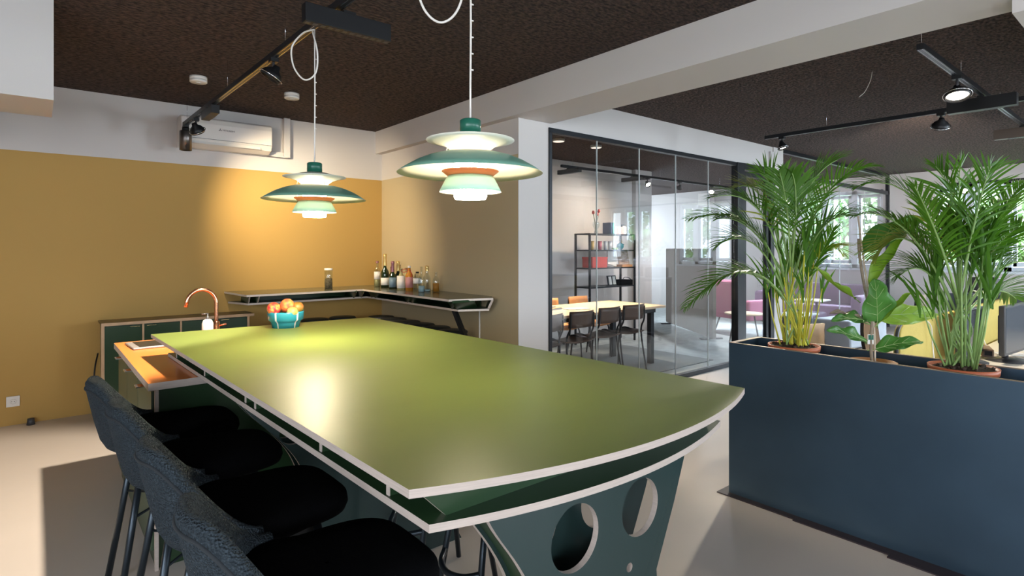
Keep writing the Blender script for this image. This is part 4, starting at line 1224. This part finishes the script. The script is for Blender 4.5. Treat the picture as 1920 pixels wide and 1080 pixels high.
bk = thing('bookcase', 'open dark metal bookcase against the meeting room wall', 'bookcase', (6.62, 5.75, 0))
for x in (-0.51, 0.51):
    for y in (-0.14, 0.14):
        MB().box((x - 0.013, y - 0.013, 0), (x + 0.013, y + 0.013, 1.64)).build('post', m_dkframe, bk)
for z, x0 in ((1.62, -0.52), (1.38, -0.52), (1.12, -0.52), (0.84, -0.50)):
    MB().box((x0, -0.15, z), (0.52, 0.15, z + 0.02)).build('shelf', m_dkframe, bk)
def onshelf(name, label, cat, x, z, parts, y=5.72, rz=0):
    t = thing(name, label, cat, (x, y, z), rz)
    for nm, mb, mm in parts: mb.build(nm, mm, t)
    return t
m_red = mat('red_card', (0.62, 0.07, 0.06), 0.5)
onshelf('storage_box', 'red storage box on the third shelf of the bookcase', 'box', 6.34, 1.14, [('body', MB().box((-0.16, -0.10, 0), (0.16, 0.10, 0.13)), m_red), ('lid', MB().box((-0.165, -0.105, 0.13), (0.165, 0.105, 0.155)), m_red)])
tu = onshelf('vase', 'clear glass vase of red tulips on top of the bookcase', 'vase', 6.30, 1.64, [('glass_body', MB().lathe([(0.0001, 0), (0.035, 0), (0.022, 0.05), (0.05, 0.12), (0.045, 0.17)], 20), m_jar)], y=5.66)
for k, (a, h) in enumerate(((0.3, 0.26), (2.2, 0.28), (4.3, 0.25), (5.4, 0.30))):
    p = Vector((0.04 * math.cos(a), 0.04 * math.sin(a), h))
    s = MB().tube([(0, 0, 0.02), (p.x * 0.4, p.y * 0.4, h * 0.6), p], 0.004, 6).build('tulip_stem', m_leaf, tu)
    MB().lathe([(0.0001, 0), (0.018, 0.01), (0.022, 0.03), (0.014, 0.055), (0.0001, 0.05)], 12, p).build('tulip_flower', m_red, s)
bc = [(0.05, 0.07, 0.16), (0.10, 0.35, 0.30), (0.85, 0.82, 0.78), (0.8, 0.3, 0.28), (0.86, 0.84, 0.80), (0.82, 0.5, 0.48), (0.86, 0.84, 0.82)]
bn = ['navy', 'teal', 'ivory', 'red spined', 'white', 'salmon', 'cream']
for k in range(7):
    w_ = 0.028 if k < 2 else 0.05
    x = 6.62 + (k * 0.045 if k < 2 else 0.10 + (k - 2) * 0.055)
    h_ = 0.17 if k < 2 else 0.11
    onshelf('book', '%s upright book on top of the bookcase' % bn[k], 'book', x, 1.64, [('cover', MB().box((-w_ / 2, -0.08, 0), (w_ / 2, 0.08, h_)), mat('spine_%d' % k, bc[k], 0.6))])
onshelf('picture_frame', 'small grey picture frame on top of the bookcase', 'picture frame', 7.0, 1.64, [('frame', MB().box((-0.05, -0.01, 0), (0.05, 0.01, 0.15)), m_greyfelt), ('picture', MB().box((-0.035, -0.012, 0.02), (0.035, -0.009, 0.13)), m_paper)])
onshelf('reed_diffuser', 'glass bottle with a dark stick at the right end of the bookcase top', 'bottle', 7.09, 1.64, [('glass_body', MB().lathe([(0.0001, 0), (0.03, 0), (0.03, 0.05), (0.01, 0.08), (0.01, 0.10)], 16), m_jar), ('reed', MB().tube([(0, 0, 0.02), (0.0, 0, 0.30)], 0.003, 6), m_black)])
for k, (x, c, nm) in enumerate(((6.28, (0.8, 0.55, 0.2), 'amber'), (6.45, (0.75, 0.18, 0.25), 'pink'), (6.58, (0.7, 0.75, 0.78), 'pale blue'), (6.68, (0.85, 0.85, 0.85), 'white'))):
    onshelf('drinking_glass', '%s tinted glass on the second shelf of the bookcase' % nm, 'glass', x, 1.40, [('body', MB().lathe([(0.0001, 0), (0.025, 0), (0.032, 0.13), (0.03, 0.13), (0.0001, 0.01)], 16), mat('tint_%d' % k, c, 0.15))])
onshelf('teapot', 'round teal teapot on the second shelf of the bookcase', 'teapot', 6.92, 1.40, [('body', MB().sphere((0, 0, 0.055), 0.055, 18), m_teal), ('handle', MB().tube(spline([(-0.04, 0, 0.09), (-0.03, 0, 0.15), (0.03, 0, 0.15), (0.04, 0, 0.09)], 5), 0.004, 6), m_brass), ('spout', MB().tube([(0.045, 0, 0.05), (0.085, 0, 0.085)], [0.012, 0.006], 8), m_teal)])
onshelf('dish', 'bright green dish beside the teal teapot', 'dish', 6.79, 1.40, [('body', MB().lathe([(0.0001, 0.0), (0.03, 0), (0.055, 0.03), (0.05, 0.03), (0.0001, 0.01)], 20), m_figlit)])
onshelf('record_sleeve', 'leaning record sleeve with a busy cover on the third shelf', 'record', 6.99, 1.143, [('sleeve', MB().obox((0, 0, 0.125), (0.25, 0.012, 0.24), Matrix.Rotation(R(-12), 3, 'X')), mat('busy_cover', (0.35, 0.25, 0.18), 0.5, var=0.9, vscale=25))])
onshelf('book', 'large cream book leaning on the third shelf of the bookcase', 'book', 6.72, 1.14, [('cover', MB().obox((0, 0, 0.135), (0.20, 0.02, 0.22), Matrix.Rotation(R(-10), 3, 'X') @ Matrix.Rotation(R(12), 3, 'Y')), m_paper)])
onshelf('book', 'orange book lying flat before the record sleeve', 'book', 6.92, 1.14, [('cover', MB().box((-0.12, -0.08, 0), (0.12, 0.08, 0.035)), m_chairorange)], y=5.66)
onshelf('picture_frame', 'black and white photo strip frame on the lowest shelf', 'picture frame', 6.72, 0.86, [('frame', MB().obox((0, 0, 0.075), (0.20, 0.012, 0.15), Matrix.Rotation(R(-12), 3, 'X')), m_black), ('picture', MB().obox((-0.045, -0.009, 0.075), (0.06, 0.004, 0.12), Matrix.Rotation(R(-12), 3, 'X')).obox((0.045, -0.009, 0.075), (0.06, 0.004, 0.12), Matrix.Rotation(R(-12), 3, 'X')), m_paper)])
onshelf('bag', 'soft black laptop bag lying on the lowest shelf of the bookcase', 'bag', 6.97, 0.86, [('body', MB().box((-0.13, -0.10, 0), (0.13, 0.10, 0.08)), m_seat), ('strap', MB().tube(spline([(-0.1, -0.09, 0.08), (-0.05, -0.08, 0.12), (0.05, -0.08, 0.11), (0.1, -0.09, 0.08)], 5), 0.006, 6), m_black)])

track('black lighting track in the meeting room behind the glass', (5.35, 5.42), (9.7, 5.42), 2.50, (0.05, 0.5, 0.9))
linear((5.50, 5.42), (0.06, 0.40, 0.07), 'black box lamp at the left end of the meeting room track', z=2.50)
linear((6.85, 5.42), (0.06, 0.40, 0.07), 'second black box lamp on the meeting room track', z=2.50)
spot_head((7.20, 5.42), (-0.25, -0.75, -0.7), 'glaring lit spot lamp on the meeting room track', True, z=2.50, r=0.045)
spot_head((8.05, 5.42), (0.3, 0.5, -0.6), 'unlit spot lamp in the middle of the meeting room track', False, z=2.50, r=0.05)
spot_head((9.0, 5.42), (-0.7, -0.3, -0.7), 'lit spot lamp at the right end of the meeting room track', True, z=2.50, r=0.05)
light('spot_beam', 'SPOT', (5.50, 4.95, 2.40), (4.95, 4.6, 0.7), 480, (1.0, 0.84, 0.62), spot_size=R(80), spot_blend=0.8, shadow_soft_size=0.05)
light('spot_beam', 'SPOT', (6.85, 5.0, 2.38), (6.4, 6.2, 1.2), 90, (1.0, 0.84, 0.64), spot_size=R(120), spot_blend=0.9, shadow_soft_size=0.05)
for (x, y), lb in (((4.938, 5.05), 'white disc ceiling lamp of the meeting room nearest the pillar'), ((5.622, 5.05), 'white disc ceiling lamp of the meeting room farther from the pillar')):
    t = thing('ceiling_lamp', lb, 'ceiling lamp', (x, y, CZ))
    MB().lathe([(0.0001, 0), (0.075, 0), (0.075, -0.03), (0.068, -0.034)], 32).build('rim', m_plastic, t)
    MB().lathe([(0.068, -0.034), (0.0001, -0.035)], 32).build('diffuser', mat('dim_lit_disc', (0.9, 0.85, 0.8), 0.5, emit=(1, 0.85, 0.7), estr=1.2), t)

d_ = Vector((1.21, 1.71, 0)).normalized()
rd = thing('room_divider', 'taupe room divider panel standing behind the meeting table', 'room divider', (8.09, 4.79, 0), math.atan2(d_.y, d_.x))
MB().box((0, 0, 0.02), (2.1, 0.06, 1.42)).build('panel', m_divider, rd, bevel=0.01)
MB().box((0.1, -0.15, 0), (0.16, 0.21, 0.02)).box((1.9, -0.15, 0), (1.96, 0.21, 0.02)).build('foot', m_dkframe, rd)
tag(MB().box((11.80, 7.15, 2.42), (11.999, 7.45, 2.70)).build('wall_speaker', m_plastic, bevel=0.01), 'white box speaker high on the far wall seen through the glass', 'speaker')

# ================================================================ LOUNGE
ar = thing('armchair', 'pink armchair seen through the glass beside the dark door frame', 'armchair', (9.25, 4.95, 0), R(75))
MB().box((-0.36, -0.36, 0.24), (0.36, 0.34, 0.44)).build('seat', m_pink, ar, bevel=0.05, seg=3)
MB().obox((0, 0.38, 0.60), (0.66, 0.12, 0.62), Matrix.Rotation(R(-12), 3, 'X')).build('backrest', m_pink, ar, bevel=0.05, seg=3)
for s in (-1, 1):
    MB().box((0.36 * s - 0.05, -0.34, 0.24), (0.36 * s + 0.05, 0.34, 0.58)).build('armrest', m_pink, ar, bevel=0.04, seg=3)
    MB().tube([(0.28 * s, -0.26, 0.25), (0.32 * s, -0.32, 0)], 0.014, 8).build('leg', m_black, ar)
    MB().tube([(0.28 * s, 0.28, 0.25), (0.32 * s, 0.36, 0)], 0.014, 8).build('leg', m_black, ar)
rt = thing('coffee_table', 'small round pale coffee table in front of the pink armchair', 'table', (8.30, 4.45, 0))
MB().lathe([(0.0001, 0.42), (0.28, 0.42), (0.285, 0.435), (0.27, 0.44), (0.0001, 0.44)], 32).build('table_top', m_oakw, rt)
for k in range(3):
    a = 0.5 + 2 * PI * k / 3
    MB().tube([(0.16 * math.cos(a), 0.16 * math.sin(a), 0.42), (0.24 * math.cos(a), 0.24 * math.sin(a), 0)], 0.012, 8).build('leg', m_black, rt)
sf = thing('sofa', 'plum purple sofa under the lounge window behind the glass partition', 'sofa', (11.3, 4.65, 0))
MB().box((-0.45, -0.80, 0.14), (0.30, 0.80, 0.40)).build('seat', m_purple, sf, bevel=0.04, seg=3)
MB().box((0.22, -0.92, 0.14), (0.48, 0.92, 0.76)).build('backrest', m_purple, sf, bevel=0.06, seg=3)
for s in (-1, 1): MB().box((-0.48, 0.86 * s - 0.09, 0.10), (0.30, 0.86 * s + 0.09, 0.60)).build('armrest', m_purple, sf, bevel=0.05, seg=3)
MB().box((-0.42, -0.85, 0), (0.42, 0.85, 0.10)).build('plinth', m_black, sf)
pf = thing('pouf', 'grey upholstered block seat in front of the glass partition', 'pouf', (9.15, 3.28, 0), R(-8))
MB().box((-0.50, -0.27, 0.03), (0.50, 0.27, 0.41)).build('cushion', m_greyfab, pf, bevel=0.03, seg=3)
MB().box((-0.42, -0.2, 0), (0.42, 0.2, 0.03)).build('plinth', m_black, pf)
for (x, y, z, sx_, sy_, lb, mm) in ((9.1, 4.05, 0.40, 0.36, 0.22, 'low blue grey side table behind the glass partition', m_greyfab), (10.2, 4.25, 0.55, 0.22, 0.22, 'white topped side table standing before the plum sofa', m_glaze)):
    t = thing('side_table', lb, 'side table', (x, y, 0))
    MB().box((-sx_, -sy_, z - 0.02), (sx_, sy_, z)).build('table_top', mm, t, bevel=0.003)
    MB().box((-sx_ + 0.02, -0.015, 0), (-sx_ + 0.05, 0.015, z - 0.02)).box((sx_ - 0.05, -0.015, 0), (sx_ - 0.02, 0.015, z - 0.02)).build('leg', m_dkframe, t)
    MB().box((-sx_, -sy_, 0), (sx_, sy_, 0.012)).build('base_plate', m_dkframe, t)

# ================================================================ OFFICE DESKS
dz = 0.70
dk = thing('desk', 'pale desk with monitors just behind the planter trough', 'desk', (5.1, 0.1, 0))
MB().box((-1.55, -0.55, dz - 0.025), (1.45, 0.92, dz)).build('desk_top', m_desk, dk, bevel=0.003)
for x in (-1.45, 1.35):
    MB().box((x - 0.03, -0.5, 0), (x + 0.03, -0.44, dz - 0.025)).build('leg', m_dkframe, dk)
    MB().box((x - 0.03, 0.8, 0), (x + 0.03, 0.86, dz - 0.025)).build('leg', m_dkframe, dk)
dk2 = thing('desk', 'pale desk on the far side of the mustard felt screen', 'desk', (5.4, 1.45, 0))
MB().box((-1.75, -0.36, dz - 0.025), (0.95, 0.02, dz)).build('desk_top', m_desk, dk2, bevel=0.003)
for x in (-1.7, 0.9):
    MB().box((x - 0.03, -0.3, 0), (x + 0.03, -0.24, dz - 0.025)).build('leg', m_dkframe, dk2)
    MB().box((x - 0.03, -0.05, 0), (x + 0.03, 0.01, dz - 0.025)).build('leg', m_dkframe, dk2)
def felt_screen(label, a, b, z0, z1, mt_, th=0.035, rr=0.09):
    a = Vector(a); b = Vector(b); d = b - a; ln = d.length
    t = thing('desk_screen', label, 'desk screen', (a.x, a.y, 0), math.atan2(d.y, d.x))
    pts = [(0, z0), (ln, z0), (ln, z1)] + [(rr - rr * math.sin(k * PI / 16), z1 - rr + rr * math.cos(k * PI / 16)) for k in range(9)]
    n = len(pts)
    m = MB()
    vs = [(x, -th / 2, z) for x, z in pts] + [(x, th / 2, z) for x, z in pts]
    m.add(vs, [tuple(range(n)), tuple(range(2 * n - 1, n - 1, -1))] + [(i, i + n, (i + 1) % n + n, (i + 1) % n) for i in range(n)], False)
    m.build('felt_panel', mt_, t, bevel=0.006)
    return t, pts
ys_, pts_ = felt_screen('long mustard yellow felt screen running along the desks', (3.62, 1.063), (6.5, 1.063), 0.50, 1.0, m_mustardfelt)
MB().tube([(x - 0.004, 0, z) for x, z in pts_[-9:]] + [(-0.006, 0, 0.5)], 0.010, 8).build('edge_piping', m_dkgrey, ys_)
felt_screen('dark grey felt screen crossing behind the mustard one', (6.62, -0.8), (6.62, 1.52), 0.50, 1.0, m_greyfelt, rr=0.03)
def monitor(loc, rz, w_, h_, label, zc):
    t = thing('monitor', label, 'monitor', loc, rz)
    MB().box((-w_ / 2, -0.012, zc - h_ / 2), (w_ / 2, 0.02, zc + h_ / 2)).build('bezel', m_dkgrey, t, bevel=0.006)
    MB().box((-w_ / 2 + 0.015, -0.0135, zc - h_ / 2 + 0.018), (w_ / 2 - 0.015, -0.011, zc + h_ / 2 - 0.015)).build('screen', m_monitor, t)
    MB().box((-w_ * 0.3, 0.02, zc - h_ * 0.3), (w_ * 0.3, 0.05, zc + h_ * 0.3)).build('back_cover', m_dkgrey, t, bevel=0.012)
    MB().tube([(0, 0.045, 0.008), (0, 0.05, zc)], 0.018, 10).build('stand', m_dkgrey, t)
    MB().lathe([(0.0001, 0), (0.12, 0), (0.12, 0.006), (0.03, 0.016), (0.0001, 0.016)], 28, (0, 0.03, 0)).build('base', m_dkgrey, t)
monitor((4.79, 0.76, dz), R(-5), 0.44, 0.31, 'black monitor on a round foot at the right edge of the photo', 0.21)
monitor((4.55, 0.93, dz), R(0), 0.55, 0.30, 'black monitor standing against the mustard screen behind the palm canes', 0.19)
ps = thing('power_strip', 'brown cable box with plugs on the desk left of the monitor', 'power strip', (4.95, 0.93, dz), 0.3)
MB().box((-0.10, -0.03, 0), (0.10, 0.03, 0.05)).build('body', mat('brown_plastic', (0.25, 0.16, 0.12), 0.5), ps, bevel=0.004)
MB().box((-0.106, -0.02, 0.01), (-0.098, 0.02, 0.04)).build('plug', m_black, ps)
for lb, mm, pts in (('orange cable draped from the mustard screen to the desk', m_lampor, [(4.95, 1.035, 1.0), (4.97, 1.01, 0.99), (5.0, 1.0, 0.85), (4.93, 0.99, 0.75), (4.87, 0.95, 0.72)]),
                    ('white cable looping from the mustard screen down to the desk', m_plastic, [(5.0, 1.035, 1.0), (5.08, 1.0, 0.97), (5.15, 1.0, 0.87), (5.08, 0.96, 0.76), (5.0, 0.90, 0.71)]),
                    ('white cable hanging on the mustard screen behind the green palm canes', m_plastic, [(4.02, 1.035, 1.0), (4.07, 1.02, 0.96), (4.10, 1.02, 0.85), (4.06, 1.0, 0.72)])):
    tag(MB().tube(spline(pts, 8), 0.004, 6).build('cable', mm), lb, 'cable')
cb = MB()
rg = random.Random(2)
for k in range(5):
    cb.tube(spline([(5.0 + rg.uniform(-.1, .1), 0.75 + rg.uniform(-.15, .15), dz + 0.006 + 0.012 * rg.random()) for _ in range(5)], 6), 0.004, 6)
tag(cb.build('cable_tangle', m_plastic), 'tangle of pale cables on the desk in front of the monitor', 'cables', kind='stuff')
def make_task_chair(label):
    t = thing('task_chair', label, 'office chair', (0, 0, 0), 0, 'office chairs behind the mustard screen')
    m = MB()
    rows = []
    for i in range(11):
        z = 0.50 + 0.42 * i / 10
        rows.append([(x * (1 - 0.15 * i / 10), 0.20 + 0.09 * (z - 0.5) + 0.04 * math.sin((z - 0.5) * 6) - 0.05 * (x / 0.22) ** 2 + 0.003 * (i % 2), z) for x in [-0.22 + 0.055 * k for k in range(9)]])
    b = m.grid(rows).build('backrest', m_tanmesh, t)
    md = b.modifiers.new('thickness', 'SOLIDIFY'); md.thickness = 0.012
    for s in (-1, 1):
        MB().tube([(s * 0.225 * (1 - 0.15 * i / 10), 0.20 + 0.09 * 0.42 * i / 10 + 0.04 * math.sin(0.42 * i / 10 * 6) - 0.045, 0.50 + 0.42 * i / 10) for i in range(11)], 0.012, 8).build('back_frame', m_black, t)
    MB().box((-0.23, -0.24, 0.44), (0.23, 0.20, 0.50)).build('seat', m_dkgrey, t, bevel=0.02, seg=3)
    MB().tube([(0, 0.0, 0.10), (0, 0, 0.44)], 0.025, 10).tube([(0, 0.15, 0.46), (0, 0.245, 0.60)], 0.02, 8).build('column', m_black, t)
    for k in range(5):
        a = 2 * PI * k / 5
        MB().tube([(0, 0, 0.11), (0.28 * math.cos(a), 0.28 * math.sin(a), 0.065)], [0.022, 0.014], 8).sphere((0.29 * math.cos(a), 0.29 * math.sin(a), 0.03), 0.03, 10).build('base_arm', m_black, t)
    return t
tc0 = make_task_chair('tan backed office chair nearest the tall yellow-caned palm')
tc0.location = (3.86, 1.40, 0)
dup(tc0, (4.98, 1.42, 0), 0.08, 'tan backed office chair behind the fiddle-leaf fig')
dup(tc0, (7.30, 1.70, 0), 0.05, 'tan backed office chair farthest back, right of the fig leaves')

# plants standing by the grey screen
def bush(loc, label, h, r, n, seed, w=0.02, ln=0.18, mat_=None, box=True):
    rng = random.Random(seed)
    t = thing('potted_plant', label, 'potted plant', loc)
    MB().box((-0.16, -0.12, 0), (0.16, 0.12, 0.16)).build('pot', m_dkgrey, t, bevel=0.004)
    MB().box((-0.15, -0.11, 0.16), (0.15, 0.11, 0.165)).build('soil', m_soil, t)
    m = MB()
    for k in range(n):
        a = rng.uniform(0, 2 * PI); q = rng.uniform(0.2, 1)
        b0 = Vector((rng.uniform(-0.08, 0.08), rng.uniform(-0.06, 0.06), 0.16))
        b1 = Vector((r * q * math.cos(a), r * q * math.sin(a), 0.16 + h * rng.uniform(0.5, 1)))
        pts = bez(b0, Vector((b1.x * 0.3, b1.y * 0.3, b1.z * 1.05)), b1, 6)
        m.cur = 1; m.tube(pts, 0.0025, 4)
        m.cur = 0
        for j in range(2, 6):
            for _ in range(2):
                dd = Vector((rng.uniform(-1, 1), rng.uniform(-1, 1), rng.uniform(-0.2, 0.9)))
                blade(m, pts[j], dd, Vector((0, 0.2, 1)), ln * rng.uniform(0.6, 1.1), w, 0.7)
    m.build('foliage', [mat_ or m_leaf, m_stem], t)
    return t
shf = thing('cabinet', 'dark low cabinet carrying plants behind the grey screen', 'cabinet', (7.95, 0.9, 0))
MB().box((-0.2, -1.3, 0), (0.2, 0.75, 0.92)).build('body', m_dkgrey, shf)
MB().box((-0.21, -1.31, 0.92), (0.21, 0.76, 0.94)).build('top', m_greyfab, shf)
bush((7.95, 1.50, 0.94), 'leafy plant on the dark cabinet just right of the green-caned palm', 0.50, 0.27, 26, 4)
bush((7.95, 0.98, 0.94), 'leafy plant on the dark cabinet at the right edge of the photo', 0.42, 0.25, 22, 6, w=0.03, mat_=m_leafold)

# office tracks and lamps
track('black lighting track running away over the desks', (3.79, 1.0), (9.0, 1.04), TZ, (0.005, 0.17, 0.4))
track('black lighting track crossing above the desks', (5.70, 2.83), (5.70, -2.5), TZ, (0.11, 0.6))
track('black lighting track far back near the office windows', (10.9, 2.55), (10.9, -2.5), 2.40, (0.1, 0.5))
linear((5.29, 1.02), (0.07, 0.40, 0.10), 'black box lamp across the office track, nearer to the camera', z=TZ)
linear((6.87, 1.03), (0.07, 0.40, 0.10), 'brownish box lamp across the office track at the right edge', z=TZ, m_=mat('bronze_box', (0.10, 0.075, 0.06), 0.4))
spot_head((4.55, 1.0), (-0.32, -0.12, -0.9), 'large lit spot lamp on the office track', True, r=0.068, arm=0.09)
spot_head((5.70, 2.66), (0.0, -0.25, -0.9), 'lit spot lamp at the left end of the crossing office track', True, r=0.045)
spot_head((5.70, 1.36), (0.2, 0.1, -0.3), 'unlit ring shaped spot lamp on the crossing office track', False, r=0.062, arm=0.07)
spot_head((10.9, 2.30), (-0.6, 0.0, -0.6), 'lit spot lamp seen between the palm fronds', True, z=2.40, r=0.06)
light('spot_beam', 'SPOT', (9.0, 5.36, 2.36), (8.8, 5.2, 0), 300, (0.92, 0.95, 1.0), spot_size=R(150), spot_blend=0.9, shadow_soft_size=0.05)
light('spot_beam', 'SPOT', (4.50, 0.98, 2.38), (4.55, 1.0, 0.7), 110, (1.0, 0.88, 0.70), spot_size=R(110), spot_blend=0.9, shadow_soft_size=0.05)
light('spot_beam', 'SPOT', (5.70, 2.62, 2.38), (3.35, 1.45, 1.15), 260, (1.0, 0.90, 0.72), spot_size=R(60), spot_blend=0.9, shadow_soft_size=0.05)
light('spot_beam', 'SPOT', (6.1, 1.50, 2.36), (8.9, 2.45, 2.80), 260, (1.0, 0.86, 0.72), spot_size=R(50), spot_blend=1.0, shadow_soft_size=0.05)
tag(MB().tube(spline([(4.9, 1.60, CZ), (4.89, 1.61, 2.70), (4.87, 1.64, 2.62), (4.84, 1.67, 2.58)], 5), 0.0025, 5).build('loose_wire', m_plastic), 'short loose white wire end hanging from the office ceiling', 'wire')

# ================================================================ OUTSIDE
def tree(loc, r, h, label, seed, mm):
    rng = random.Random(seed)
    t = thing('tree', label, 'tree', loc, 0, 'greenery outside the windows')
    m = MB()
    for k in range(1500):
        a = rng.uniform(0, 2 * PI); b = rng.uniform(-1, 1); q = rng.uniform(0.55, 1.0)
        s = math.sqrt(1 - b * b)
        c = Vector((r * q * s * math.cos(a), r * q * s * math.sin(a), h * 0.55 + h * 0.48 * b * q))
        u = Vector((rng.uniform(-1, 1), rng.uniform(-1, 1), rng.uniform(-1, 1))).normalized() * 0.12
        v = u.orthogonal().normalized() * 0.07
        m.add([c - u, c + v, c + u, c - v], [(0, 1, 2, 3)], False)
    m.build('foliage', mm, t)
    MB().tube([(0, 0, 0), (0, 0, h * 0.6)], [0.12, 0.06], 8).build('trunk', m_bark, t)
m_out = mat('garden_leaf', (0.14, 0.26, 0.10), 0.6, var=0.4, vscale=2)
m_out2 = mat('garden_leaf_pale', (0.26, 0.38, 0.18), 0.6, var=0.4, vscale=2)
struct('ground', MB().box((12.3, -8, -0.1), (30, 12, -0.02)), mat('garden_grass', (0.16, 0.26, 0.08), 0.9))
for i, (x, y, r_, h_) in enumerate(((16.5, 3.0, 1.4, 3.6), (16.5, 6.0, 1.45, 3.7), (17.0, 9.2, 1.4, 3.4), (16.5, -4.3, 1.5, 3.9), (17.0, 0.0, 1.4, 3.9))):
    tree((x, y, -0.02), r_, h_, ('sunlit garden tree outside the windows, ' + ('directly behind the right window', 'behind the left lounge window', 'farthest left outside the lounge', 'farthest right outside the office', 'just right of the right window')[i]), i, m_out if i % 2 else m_out2)
